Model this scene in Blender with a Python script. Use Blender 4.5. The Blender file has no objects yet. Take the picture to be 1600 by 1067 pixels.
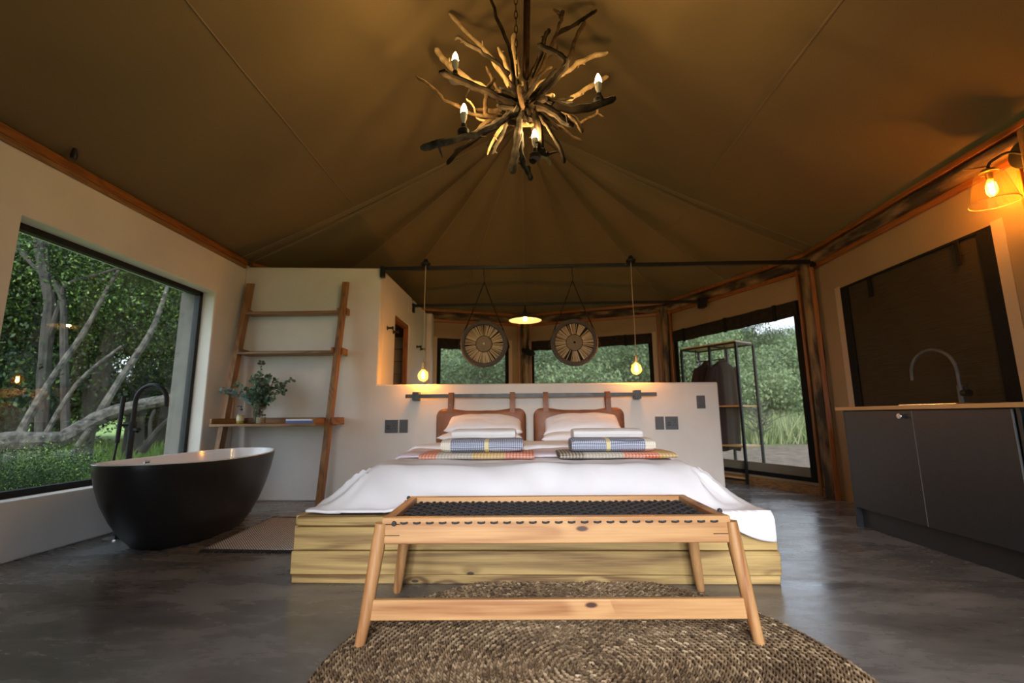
import bpy, bmesh, math, random
import numpy as np
from mathutils import Vector, Matrix, noise as mnoise
PI = math.pi
scene = bpy.context.scene
col = scene.collection

# ------------------------------------------------------------------ camera
cam_d = bpy.data.cameras.new('camera')
cam = bpy.data.objects.new('camera', cam_d)
col.objects.link(cam)
cam_d.lens, cam_d.sensor_width, cam_d.sensor_fit = 16.0, 36.0, 'HORIZONTAL'
cam_d.clip_start, cam_d.clip_end = 0.02, 600
cr = Vector((0.99953, 0.02971, -0.00740)); cu = Vector((0.01212, -0.16199, 0.98672)); cf = Vector((-0.02812, 0.98634, 0.16228))
cam.matrix_world = Matrix(((cr.x, cu.x, -cf.x, 0), (cr.y, cu.y, -cf.y, 0), (cr.z, cu.z, -cf.z, 0.88), (0, 0, 0, 1)))
cam_d.dof.use_dof = True
cam_d.dof.focus_distance = 2.4
cam_d.dof.aperture_fstop = 2.2
scene.camera = cam

# ------------------------------------------------------------------ sky, light, exposure
SKY = 1.6
LAMP = 1.25
world = bpy.data.worlds.new('overcast_sky')
scene.world = world
world.use_nodes = True
wn = world.node_tree
wn.nodes.clear()
wo = wn.nodes.new('ShaderNodeOutputWorld'); wb = wn.nodes.new('ShaderNodeBackground')
wtc = wn.nodes.new('ShaderNodeTexCoord'); wsep = wn.nodes.new('ShaderNodeSeparateXYZ'); wr = wn.nodes.new('ShaderNodeValToRGB')
wn.links.new(wtc.outputs['Generated'], wsep.inputs[0]); wn.links.new(wsep.outputs['Z'], wr.inputs[0])
wr.color_ramp.elements[0].position = 0.0; wr.color_ramp.elements[0].color = (0.80, 0.87, 0.96, 1)
wr.color_ramp.elements[1].position = 0.6; wr.color_ramp.elements[1].color = (0.62, 0.74, 0.92, 1)
wn.links.new(wr.outputs[0], wb.inputs[0]); wb.inputs[1].default_value = SKY
wn.links.new(wb.outputs[0], wo.inputs[0])
sun_d = bpy.data.lights.new('veiled_sun', 'SUN')
sun_d.energy = 2.15; sun_d.angle = math.radians(30); sun_d.color = (0.98, 0.98, 1.0)
sun = bpy.data.objects.new('veiled_sun', sun_d); col.objects.link(sun)
sun.rotation_euler = (math.radians(72), 0, math.radians(-3))
vs = scene.view_settings
scene.display_settings.display_device = 'sRGB'
vs.view_transform = 'Standard'; vs.look = 'None'; vs.gamma = 1.0; vs.use_curve_mapping = False
vs.exposure = 1.2
scene.cycles.use_denoising = True
scene.cycles.max_bounces = 10
scene.cycles.diffuse_bounces = 5
scene.cycles.transparent_max_bounces = 24
scene.cycles.sample_clamp_indirect = 6.0

# ------------------------------------------------------------------ materials
class NT:
    def __init__(s, name):
        s.m = bpy.data.materials.new(name); s.m.use_nodes = True
        s.t = s.m.node_tree; s.t.nodes.clear()
        s.out = s.n('ShaderNodeOutputMaterial')
    def n(s, t, **kw):
        x = s.t.nodes.new(t)
        for k, v in kw.items(): setattr(x, k, v)
        return x
    def l(s, a, b): s.t.links.new(a, b)
    def setv(s, sock, v):
        if isinstance(v, bpy.types.NodeSocket): s.l(v, sock)
        elif isinstance(v, (tuple, list)) and len(v) == 3 and sock.type == 'RGBA': sock.default_value = (*v, 1)
        else: sock.default_value = v
    def math(s, op, a, b=0.0, c=None):
        x = s.n('ShaderNodeMath', operation=op); s.setv(x.inputs[0], a); s.setv(x.inputs[1], b)
        if c is not None: s.setv(x.inputs[2], c)
        return x.outputs[0]
    def vec(s, op, a, b):
        x = s.n('ShaderNodeVectorMath', operation=op); s.setv(x.inputs[0], a); s.setv(x.inputs[1], b); return x.outputs[0]
    def mix(s, f, a, b, mode='MIX'):
        x = s.n('ShaderNodeMix', data_type='RGBA', blend_type=mode); s.setv(x.inputs[0], f); s.setv(x.inputs[6], a); s.setv(x.inputs[7], b); return x.outputs[2]
    def coords(s, rnd=True):
        o = s.n('ShaderNodeTexCoord').outputs['Object']
        if rnd:
            r = s.n('ShaderNodeObjectInfo').outputs['Random']
            cx = s.n('ShaderNodeCombineXYZ'); s.l(s.math('MULTIPLY', r, 17.0), cx.inputs[0]); s.l(s.math('MULTIPLY', r, 31.0), cx.inputs[1]); s.l(s.math('MULTIPLY', r, 7.0), cx.inputs[2])
            o = s.vec('ADD', o, cx.outputs[0])
        return o
    def scale(s, v, sc):
        return s.vec('MULTIPLY', v, sc)
    def noise(s, v, scale=5.0, detail=3.0, rough=0.55, dist=0.0):
        x = s.n('ShaderNodeTexNoise'); s.l(v, x.inputs['Vector']); x.inputs['Scale'].default_value = scale
        x.inputs['Detail'].default_value = detail; x.inputs['Roughness'].default_value = rough; x.inputs['Distortion'].default_value = dist
        return x.outputs['Fac']
    def voro(s, v, scale=5.0, out='Distance'):
        x = s.n('ShaderNodeTexVoronoi'); s.l(v, x.inputs['Vector']); x.inputs['Scale'].default_value = scale; return x.outputs[out]
    def mr(s, f, a, b, c=0.0, d=1.0, smooth=False):
        x = s.n('ShaderNodeMapRange'); s.setv(x.inputs[0], f)
        if smooth: x.interpolation_type = 'SMOOTHSTEP'
        for i, q in enumerate((a, b, c, d)): x.inputs[i + 1].default_value = q
        return x.outputs[0]
    def bump(s, h, strength=0.3, dist=0.01):
        x = s.n('ShaderNodeBump'); s.l(h, x.inputs['Height']); x.inputs['Strength'].default_value = strength; x.inputs['Distance'].default_value = dist; return x.outputs[0]
    def bsdf(s, color, rough=0.5, metal=0.0, normal=None, spec=0.5, **kw):
        b = s.n('ShaderNodeBsdfPrincipled')
        s.setv(b.inputs['Base Color'], color); s.setv(b.inputs['Roughness'], rough); s.setv(b.inputs['Metallic'], metal)
        b.inputs['Specular IOR Level'].default_value = spec
        for k, v in kw.items(): s.setv(b.inputs[k], v)
        if normal is not None: s.l(normal, b.inputs['Normal'])
        s.l(b.outputs[0], s.out.inputs[0]); return b

def speckle(name, c1, c2, scale=6.0, rough=0.6, bump=0.15, stretch=(1, 1, 1), detail=4.0, metal=0.0, lo=0.35, hi=0.65, dist=0.004, spec=0.5):
    t = NT(name); v = t.scale(t.coords(), stretch); f = t.noise(v, scale, detail)
    c = t.mix(t.mr(f, lo, hi), c1, c2)
    t.bsdf(c, rough, metal, t.bump(f, bump, dist) if bump else None, spec)
    return t.m

def wood(name, light, dark, axis='X', freq=9.0, along=0.12, rings=30.0, contrast=0.8, knots=0.0, rough=0.5, kcol=(0.10, 0.045, 0.02)):
    t = NT(name); v0 = t.coords()
    st = [1.0, 1.0, 1.0]; st['XYZ'.index(axis)] = along
    v = t.scale(v0, tuple(st)); n = t.noise(v, freq, 2.0, 0.5, 0.15)
    val = n
    if knots:
        ks = [1.0, 1.0, 1.0]; ks['XYZ'.index(axis)] = 0.42
        sp = t.n('ShaderNodeSeparateXYZ'); t.l(t.scale(v0, tuple(ks)), sp.inputs[0]); i0 = 'XYZ'.index(axis); cc = t.n('ShaderNodeCombineXYZ'); t.l(sp.outputs[i0], cc.inputs[0]); t.l(t.math('ADD', sp.outputs[(i0 + 1) % 3], sp.outputs[(i0 + 2) % 3]), cc.inputs[1])
        vo = t.n('ShaderNodeTexVoronoi', voronoi_dimensions='2D'); t.l(cc.outputs[0], vo.inputs['Vector']); vo.inputs['Scale'].default_value = knots; sc_ = t.n('ShaderNodeSeparateColor'); t.l(vo.outputs['Color'], sc_.inputs[0]); d = t.math('ADD', vo.outputs['Distance'], t.math('LESS_THAN', sc_.outputs[0], 0.5))
        val = t.math('ADD', n, t.math('MULTIPLY', t.mr(d, 0.0, 0.26, 1, 0, True), 0.10))
    ring = t.mr(t.math('SINE', t.math('MULTIPLY', val, rings * 2)), -1, 1)
    ring = t.math('POWER', ring, 1.7)
    fs = [60.0, 60.0, 60.0]; fs['XYZ'.index(axis)] = 2.0
    fib = t.noise(t.scale(v0, tuple(fs)), 2.0, 3.0, 0.6)
    tone = t.noise(t.scale(v0, tuple(st)), 3.0, 1.0)
    f = t.math('MULTIPLY', t.math('ADD', t.math('MULTIPLY', ring, 0.62), t.math('MULTIPLY', t.mr(fib, .35, .7), 0.38)), contrast)
    f = t.math('MULTIPLY', f, t.mr(tone, 0.3, 0.7, 0.5, 1.25))
    c = t.mix(f, light, dark)
    if knots:
        c = t.mix(t.mr(d, 0.03, 0.06, 1, 0, True), c, kcol)
    t.bsdf(c, rough, 0.0, t.bump(fib, 0.12, 0.002))
    return t.m

def plain(name, c, rough=0.5, metal=0.0, spec=0.5, var=0.06):
    t = NT(name); f = t.noise(t.coords(), 9.0, 3.0)
    d = tuple(max(0, x * (1 - var)) for x in c); e = tuple(min(1, x * (1 + var)) for x in c)
    t.bsdf(t.mix(f, d, e), rough, metal, None, spec); return t.m

def emit(name, c, strength):
    t = NT(name); e = t.n('ShaderNodeEmission'); e.inputs[0].default_value = (*c, 1); e.inputs[1].default_value = strength
    t.l(e.outputs[0], t.out.inputs[0]); return t.m

def thin_glass(name, tint=(1, 1, 1), ior=1.45, haze=0.0, hazecol=(.2, .2, .2), gain=1.0, translucent=False):
    t = NT(name); tr = t.n('ShaderNodeBsdfTransparent'); tr.inputs[0].default_value = (*tint, 1)
    gl = t.n('ShaderNodeBsdfGlossy'); gl.inputs['Roughness'].default_value = 0.0
    fr = t.n('ShaderNodeLayerWeight'); fr.inputs[0].default_value = 0.5; f0 = ((ior - 1) / (ior + 1)) ** 2
    fz = t.math('ADD', f0, t.math('MULTIPLY', 1 - f0, t.math('POWER', fr.outputs['Facing'], 5.0)))
    m = t.n('ShaderNodeMixShader'); t.l(t.math('MULTIPLY', fz, gain), m.inputs[0]); t.l(tr.outputs[0], m.inputs[1]); t.l(gl.outputs[0], m.inputs[2])
    last = m.outputs[0]
    if haze:
        df = t.n('ShaderNodeBsdfTranslucent' if translucent else 'ShaderNodeBsdfDiffuse'); df.inputs[0].default_value = (*hazecol, 1)
        m2 = t.n('ShaderNodeMixShader'); m2.inputs[0].default_value = haze; t.l(last, m2.inputs[1]); t.l(df.outputs[0], m2.inputs[2]); last = m2.outputs[0]
    t.l(last, t.out.inputs[0]); return t.m

def gauze(name, cover, c):
    t = NT(name); tr = t.n('ShaderNodeBsdfTransparent'); df = t.n('ShaderNodeBsdfDiffuse'); df.inputs[0].default_value = (*c, 1)
    f = t.noise(t.scale(t.coords(False), (40, 40, 40)), 4.0, 2.0)
    m = t.n('ShaderNodeMixShader'); t.l(t.mr(f, .3, .7, cover - .04, cover + .04), m.inputs[0]); t.l(tr.outputs[0], m.inputs[1]); t.l(df.outputs[0], m.inputs[2])
    t.l(m.outputs[0], t.out.inputs[0]); return t.m

def attr_mat(name, ramp, rough=0.8, spec=0.3, trans=0.0, rnd=0.0):
    """colour from the per-piece 'tone' attribute through a ramp"""
    t = NT(name); a = t.n('ShaderNodeAttribute', attribute_name='tone')
    f = a.outputs['Fac']
    if rnd:
        r = t.n('ShaderNodeObjectInfo').outputs['Random']
        f = t.math('ADD', f, t.math('MULTIPLY', t.math('SUBTRACT', r, 0.5), rnd))
    rp = t.n('ShaderNodeValToRGB'); t.l(f, rp.inputs[0]); el = rp.color_ramp.elements
    while len(el) < len(ramp): el.new(0.5)
    for e, (p, c) in zip(el, ramp): e.position = p; e.color = (*c, 1)
    if trans:
        b = t.bsdf(rp.outputs[0], rough, spec=spec)
        tl = t.n('ShaderNodeBsdfTranslucent'); t.l(rp.outputs[0], tl.inputs[0])
        m = t.n('ShaderNodeMixShader'); m.inputs[0].default_value = trans; t.l(b.outputs[0], m.inputs[1]); t.l(tl.outputs[0], m.inputs[2]); t.l(m.outputs[0], t.out.inputs[0])
    else: t.bsdf(rp.outputs[0], rough, spec=spec)
    return t.m

# plaster, canvas, concrete
def plaster_mat():
    t = NT('limewashed_plaster'); v = t.coords(False); f = t.noise(v, 1.6, 5.0, 0.6); g = t.noise(v, 14.0, 4.0)
    c = t.mix(t.mr(f, .35, .65), (0.62, 0.585, 0.545), (0.68, 0.65, 0.61))
    t.bsdf(c, 0.85, 0, t.bump(g, 0.10, 0.01), 0.25); return t.m
def canvas_mat(name, c1, c2):
    t = NT(name); v = t.coords(False); f = t.noise(v, 0.9, 4.0); wv = t.noise(t.scale(v, (150, 150, 150)), 1.0, 1.0)
    fold = t.noise(t.scale(v, (1, 1, 1)), 2.2, 2.0, 0.4, 0.6)
    h = t.math('ADD', t.math('MULTIPLY', fold, 1.0), t.math('MULTIPLY', wv, 0.05))
    t.bsdf(t.mix(f, c1, c2), 0.9, 0, t.bump(h, 0.25, 0.05), 0.15); return t.m
def concrete_mat():
    t = NT('polished_concrete'); v = t.coords(False)
    ang = t.n('ShaderNodeMapping'); ang.inputs['Rotation'].default_value = (0, 0, 0.5); ang.inputs['Scale'].default_value = (0.8, 2.2, 1); t.l(v, ang.inputs[0])
    f = t.noise(ang.outputs[0], 1.5, 7.0, 0.56, 0.4); g = t.noise(v, 0.55, 3.0); h = t.noise(ang.outputs[0], 7.0, 6.0, 0.65, 0.5)
    s = t.math('ADD', t.math('MULTIPLY', f, 0.6), t.math('ADD', t.math('MULTIPLY', g, 0.22), t.math('MULTIPLY', h, 0.22)))
    rp = t.n('ShaderNodeValToRGB'); t.l(s, rp.inputs[0]); e = rp.color_ramp.elements
    e[0].position = 0.36; e[0].color = (0.070, 0.066, 0.063, 1); e[1].position = 0.68; e[1].color = (0.26, 0.243, 0.222, 1)
    m = e.new(0.52); m.color = (0.145, 0.136, 0.126, 1)
    r = t.mr(t.math('ADD', f, t.math('MULTIPLY', h, 0.5)), 0.55, 0.95, 0.16, 0.36)
    t.bsdf(rp.outputs[0], r, 0, t.bump(t.noise(ang.outputs[0], 5.0, 4.0, .6), 0.14, 0.008), 0.5); return t.m

M = {}
M['plaster'] = plaster_mat()
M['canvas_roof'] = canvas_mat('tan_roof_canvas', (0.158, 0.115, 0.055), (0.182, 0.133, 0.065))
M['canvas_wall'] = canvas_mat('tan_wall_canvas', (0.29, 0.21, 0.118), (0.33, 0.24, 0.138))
M['canvas_hem'] = canvas_mat('light_canvas_hem', (0.44, 0.34, 0.23), (0.49, 0.38, 0.26))
M['seam'] = plain('seam_thread_canvas', (0.19, 0.135, 0.075), 0.9)
M['concrete'] = concrete_mat()
M['black_metal'] = speckle('matt_black_steel', (0.008, 0.008, 0.009), (0.014, 0.014, 0.015), 20, 0.5, 0.04, spec=0.3)
M['grey_metal'] = speckle('dark_grey_steel', (0.05, 0.052, 0.056), (0.085, 0.088, 0.093), 14, 0.45, 0.04)
M['black_plastic'] = plain('black_plastic', (0.018, 0.018, 0.02), 0.4)
M['socket_grey'] = plain('anthracite_plastic', (0.075, 0.08, 0.088), 0.42)
M['socket_dark'] = plain('dark_anthracite_plastic', (0.022, 0.024, 0.03), 0.45)
M['tub_black'] = speckle('satin_black_acrylic', (0.010, 0.0105, 0.011), (0.013, 0.0135, 0.014), 30, 0.33, 0.02)
M['tub_white'] = plain('gloss_white_acrylic', (0.80, 0.79, 0.78), 0.10, var=0.01)
M['chrome'] = plain('chrome', (0.75, 0.75, 0.76), 0.12, 1.0)
M['brass'] = plain('aged_brass', (0.45, 0.28, 0.10), 0.3, 1.0)
for a in 'XYZ':
    M['pine' + a] = wood('pale_treated_pine_' + a, (0.48, 0.325, 0.118), (0.15, 0.078, 0.024), a, 4.0, 0.08, 26, 1.25, 5.5, 0.6, (0.05, 0.026, 0.012))
    M['cedar' + a] = wood('honey_cedar_' + a, (0.50, 0.275, 0.112), (0.25, 0.092, 0.028), a, 4.0, 0.07, 20, 1.0, 4.5, 0.42, (0.06, 0.018, 0.010))
    M['ladder' + a] = wood('oiled_acacia_' + a, (0.29, 0.145, 0.05), (0.11, 0.05, 0.018), a, 9.0, 0.10, 26, 0.9, 0, 0.5)
    M['batten' + a] = wood('orange_varnished_batten_' + a, (0.30, 0.105, 0.022), (0.13, 0.042, 0.010), a, 12.0, 0.08, 26, 0.9, 0, 0.4)
    M['oak' + a] = wood('oiled_oak_' + a, (0.62, 0.36, 0.14), (0.42, 0.21, 0.07), a, 9.0, 0.08, 12, 0.7, 0, 0.4)
    st = [1, 1, 1]; st['XYZ'.index(a)] = 0.25
    M['log' + a] = speckle('weathered_log_' + a, (0.030, 0.019, 0.010), (0.27, 0.175, 0.08), 8.0, 0.75, 0.7, tuple(st), 6, 0, .42, .62, 0.03)
M['drift_d'] = speckle('dark_driftwood', (0.008, 0.006, 0.004), (0.036, 0.025, 0.016), 16, 0.85, 0.5, (1, 1, 1), 6, dist=0.01, spec=0.12)
M['drift_m'] = speckle('brown_driftwood', (0.030, 0.018, 0.009), (0.105, 0.066, 0.033), 18, 0.8, 0.5, (1, 1, 1), 6, dist=0.01, spec=0.12)
M['drift_p'] = speckle('pale_driftwood', (0.34, 0.235, 0.12), (0.55, 0.40, 0.22), 18, 0.8, 0.4, (1, 1, 1), 6, dist=0.01)
M['drift_g'] = speckle('grey_driftwood', (0.020, 0.017, 0.014), (0.105, 0.09, 0.074), 16, 0.85, 0.5, (1, 1, 1), 6, dist=0.01, spec=0.12)
M['rust'] = speckle('dark_rusty_pole', (0.012, 0.006, 0.004), (0.045, 0.018, 0.009), 22, 0.6, 0.2, spec=0.2)
M['cotton'] = speckle('white_cotton', (0.74, 0.735, 0.77), (0.79, 0.785, 0.81), 3, 0.92, 0.30, spec=0.15, dist=0.02)
M['shaded_cotton'] = speckle('lilac_shaded_cotton', (0.66, 0.58, 0.63), (0.72, 0.64, 0.69), 3, 0.92, 0.15, spec=0.15, dist=0.02)  # white bedding with the purplish shading of the fold put into its colour
M['terry'] = speckle('white_terry', (0.78, 0.77, 0.77), (0.84, 0.83, 0.83), 180, 0.95, 0.5, spec=0.1)
M['leather'] = speckle('tan_leather', (0.185, 0.066, 0.028), (0.265, 0.10, 0.045), 7, 0.5, 0.12, detail=6, dist=0.006)
M['cord'] = speckle('black_cord', (0.010, 0.010, 0.012), (0.03, 0.03, 0.033), 220, 0.7, 0.3)
M['cab'] = speckle('graphite_laminate', (0.026, 0.028, 0.031), (0.031, 0.033, 0.036), 40, 0.40, 0.02)
M['cab_edge'] = plain('pale_door_edging', (0.20, 0.20, 0.205), 0.4)
M['appliance'] = plain('black_appliance_front', (0.012, 0.013, 0.017), 0.15)
M['steel'] = plain('brushed_steel', (0.60, 0.60, 0.60), 0.25, 1.0)
M['robe'] = speckle('brown_waffle_cotton', (0.036, 0.024, 0.021), (0.046, 0.031, 0.027), 300, 0.95, 0.2, spec=0.1)
M['glass'] = thin_glass('window_glass', (0.97, 0.99, 0.98), 1.5, gain=1.0)
M['clear_glass'] = thin_glass('clear_glass', (0.94, 0.95, 0.93), 1.45)
M['amber_glass'] = thin_glass('amber_glass', (1.0, 0.66, 0.26), 1.5, 0.09, (1.0, 0.60, 0.18), translucent=True)
M['lamp_glass'] = thin_glass('pale_amber_shade_glass', (0.98, 0.88, 0.66), 1.9, 0.012, (0.9, 0.7, 0.4))
M['lamp_glass2'] = thin_glass('shade_rim_glass', (0.98, 0.9, 0.7), 2.0, 0.3, (0.95, 0.8, 0.5))
M['screen'] = gauze('insect_screen', 0.19, (0.24, 0.27, 0.25))
M['blind'] = speckle('dark_brown_blind_mesh', (0.040, 0.030, 0.017), (0.060, 0.046, 0.027), 60, 0.9, 0.3, (0.1, 0.1, 6), spec=0.1)
M['webbing'] = speckle('black_webbing', (0.008, 0.0075, 0.007), (0.016, 0.015, 0.014), 120, 0.85, 0.4, spec=0.15)
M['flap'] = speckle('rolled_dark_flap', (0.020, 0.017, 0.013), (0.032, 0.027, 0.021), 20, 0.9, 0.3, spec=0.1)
M['candle_glow'] = emit('candle_bulb_glow', (1.0, 0.62, 0.23), 300 * LAMP)
M['filament'] = emit('edison_filament', (1.0, 0.52, 0.15), 480 * LAMP)
M['lamp_filament'] = emit('wall_lamp_filament', (1.0, 0.52, 0.14), 800 * LAMP)
M['shade_bulb'] = emit('shade_bulb_glow', (1.0, 0.62, 0.25), 75 * LAMP)
M['bulb_white'] = plain('opal_bulb_base', (0.72, 0.66, 0.58), 0.4)
M['enamel_dark'] = plain('dark_enamel', (0.05, 0.046, 0.042), 0.4)
M['enamel_cream'] = plain('cream_enamel', (0.62, 0.52, 0.36), 0.4)
M['flex'] = plain('hemp_flex', (0.46, 0.34, 0.20), 0.9)
M['reed'] = attr_mat('split_reed', [(0, (0.26, 0.17, 0.085)), (1, (0.70, 0.53, 0.31))])
M['rim_weave'] = speckle('grey_brown_woven_rim', (0.055, 0.042, 0.034), (0.10, 0.08, 0.065), 90, 0.9, 0.5)
M['weave_mid'] = speckle('woven_grass_centre', (0.17, 0.12, 0.07), (0.28, 0.205, 0.125), 110, 0.9, 0.5)
M['jute'] = attr_mat('braided_seagrass', [(0, (0.045, 0.027, 0.014)), (0.4, (0.155, 0.098, 0.052)), (0.7, (0.31, 0.215, 0.125)), (1, (0.50, 0.38, 0.235))], 0.8)
M['leaf_euc'] = attr_mat('eucalyptus_leaf', [(0, (0.030, 0.055, 0.035)), (0.6, (0.085, 0.135, 0.085)), (1, (0.19, 0.26, 0.17))], 0.6)
M['leaf_blue'] = attr_mat('blue_grey_leaf', [(0, (0.05, 0.10, 0.10)), (1, (0.17, 0.27, 0.27))], 0.6)
M['stem'] = plain('woody_stem', (0.10, 0.075, 0.035), 0.8)
M['soap'] = plain('yellow_green_soap', (0.42, 0.36, 0.05), 0.15)
M['label'] = plain('cream_label', (0.62, 0.56, 0.40), 0.7)
M['candle_wax'] = speckle('dried_botanicals', (0.12, 0.09, 0.05), (0.52, 0.42, 0.28), 90, 0.7, 0.3)
M['paper'] = speckle('white_page_edges', (0.62, 0.62, 0.64), (0.76, 0.76, 0.78), 60, 0.8, 0.2, (1, 1, 30))
M['book_blue'] = plain('blue_book_cover', (0.09, 0.13, 0.30), 0.5)
M['book_white'] = plain('white_book_cover', (0.72, 0.72, 0.74), 0.4)
M['tile'] = speckle('warm_sand_tile', (0.44, 0.33, 0.21), (0.52, 0.40, 0.27), 5, 0.45, 0.05)
M['grout'] = plain('brown_grout', (0.16, 0.115, 0.075), 0.9)
M['outer_concrete'] = speckle('grey_render', (0.085, 0.08, 0.072), (0.11, 0.104, 0.093), 8, 0.9, 0.3)
M['bark'] = speckle('tree_bark', (0.012, 0.010, 0.008), (0.048, 0.041, 0.032), 9, 0.95, 0.8, (1, 1, 0.35), 6, dist=0.04)
M['bark_pale'] = speckle('lichened_bark', (0.015, 0.013, 0.010), (0.10, 0.09, 0.072), 12, 0.95, 0.8, (1, 1, 1), 6, dist=0.04)
GR = [(0, (0.005, 0.012, 0.005)), (0.45, (0.020, 0.046, 0.011)), (0.8, (0.070, 0.130, 0.024)), (1, (0.24, 0.34, 0.08))]
M['leaf'] = attr_mat('tree_leaf', GR, 0.5, 0.4, 0.35, 0.35)
M['leaf_far'] = attr_mat('hillside_leaf', [(0, (0.045, 0.080, 0.035)), (0.5, (0.12, 0.18, 0.075)), (1, (0.28, 0.35, 0.17))], 0.6, 0.3, 0.3, 0.9)  # lightened and greyed overall, distance haze put into the leaf colour
M['grass_blade'] = attr_mat('grass_blade', [(0, (0.07, 0.14, 0.02)), (0.6, (0.17, 0.29, 0.05)), (1, (0.34, 0.44, 0.13))], 0.6, 0.3, 0.35)
M['tall_grass'] = attr_mat('tall_dry_grass', [(0, (0.12, 0.17, 0.06)), (0.6, (0.26, 0.32, 0.13)), (1, (0.50, 0.50, 0.28))], 0.7, 0.2, 0.3)
def ground_mat():
    t = NT('sandy_grass_ground'); v = t.coords(False); f = t.noise(v, 0.35, 6.0, 0.6); g = t.noise(v, 6.0, 5.0)
    green = t.mix(t.mr(g, .3, .7), (0.10, 0.16, 0.035), (0.22, 0.30, 0.09)); sand = t.mix(t.mr(g, .3, .7), (0.085, 0.062, 0.042), (0.20, 0.155, 0.11))
    # bare sand around the deck of the tent on its right-hand side
    vm = t.n('ShaderNodeVectorMath', operation='DISTANCE'); t.l(v, vm.inputs[0]); vm.inputs[1].default_value = (8.0, 10.5, 0.0)
    d = t.math('ADD', vm.outputs['Value'], t.math('MULTIPLY', f, 5.0))
    t.bsdf(t.mix(t.mr(d, 6.0, 8.0, 0, 1, True), sand, green), 0.95, 0, t.bump(g, 0.5, 0.05), 0.1); return t.m
M['ground'] = ground_mat()
def hill_mat():
    t = NT('bush_covered_hill'); v = t.coords(False); g = t.noise(v, 0.7, 8.0, 0.7)
    t.bsdf(t.mix(t.mr(g, .3, .7), (0.035, 0.06, 0.02), (0.13, 0.18, 0.07)), 0.95, 0, None, 0.1); return t.m
M['hill'] = hill_mat()
def blue_towel():
    t = NT('blue_diamond_weave'); v = t.coords(False); s = t.n('ShaderNodeSeparateXYZ'); t.l(v, s.inputs[0])
    k = 2 * PI / 0.026
    yz = t.math('ADD', s.outputs[2], t.math('MULTIPLY', s.outputs[1], 0.9))
    a = t.math('SINE', t.math('MULTIPLY', t.math('ADD', s.outputs[0], yz), k)); b = t.math('SINE', t.math('MULTIPLY', t.math('SUBTRACT', s.outputs[0], yz), k))
    p = t.math('GREATER_THAN', t.math('MULTIPLY', a, b), 0.12)
    c = t.mix(p, (0.17, 0.20, 0.30), (0.56, 0.58, 0.65))
    # pale yellow stripe and the cream striped end
    x = s.outputs[0]
    st = t.math('LESS_THAN', t.math('ABSOLUTE', t.math('SUBTRACT', x, 0.035)), 0.014); c = t.mix(st, c, (0.70, 0.60, 0.34))
    lines = t.math('GREATER_THAN', t.math('SINE', t.math('MULTIPLY', x, 2 * PI / 0.013)), 0.5)
    cream = t.mix(lines, (0.76, 0.73, 0.68), (0.60, 0.53, 0.36))
    c = t.mix(t.math('LESS_THAN', x, -0.215), c, cream)
    t.bsdf(c, 0.95, 0, None, 0.1); return t.m
M['blue_towel'] = blue_towel()
def checked(name, cols, edges):
    t = NT(name); v = t.coords(False); s = t.n('ShaderNodeSeparateXYZ'); t.l(v, s.inputs[0]); x = s.outputs[0]
    c = cols[0]
    for e, cc in zip(edges, cols[1:]): c = t.mix(t.math('GREATER_THAN', x, e), c, cc)
    k = 2 * PI / 0.022
    g1 = t.math('GREATER_THAN', t.math('SINE', t.math('MULTIPLY', x, k)), 0.1)
    g2 = t.math('GREATER_THAN', t.math('SINE', t.math('MULTIPLY', t.math('ADD', s.outputs[2], s.outputs[1]), k)), 0.1)
    f = t.math('MULTIPLY', t.math('SUBTRACT', 2.0, t.math('ADD', g1, g2)), 0.34)
    t.bsdf(t.mix(f, c, (0.80, 0.74, 0.64)), 0.95, 0, None, 0.1); return t.m
OR, CRM, YEL, BRN = (0.74, 0.13, 0.03), (0.46, 0.42, 0.36), (0.66, 0.37, 0.03), (0.10, 0.065, 0.04)
M['check_a'] = checked('orange_and_yellow_check', [OR, CRM, YEL, OR], [-0.27, -0.03, 0.19])
M['check_b'] = checked('brown_cream_orange_check', [BRN, CRM, OR, YEL], [-0.22, 0.04, 0.27])
def mat_weave():
    t = NT('black_and_cream_flatweave'); v = t.coords(False); ck = t.n('ShaderNodeTexChecker'); ck.inputs['Scale'].default_value = 1.0
    t.l(t.scale(v, (110, 90, 1)), ck.inputs['Vector']); f = t.noise(v, 60, 2.0)
    c = t.mix(ck.outputs['Fac'], (0.11, 0.112, 0.125), (0.76, 0.77, 0.79)); t.bsdf(c, 0.95, 0, t.bump(f, .4, .004), 0.1); return t.m
M['flatweave'] = mat_weave()

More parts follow.
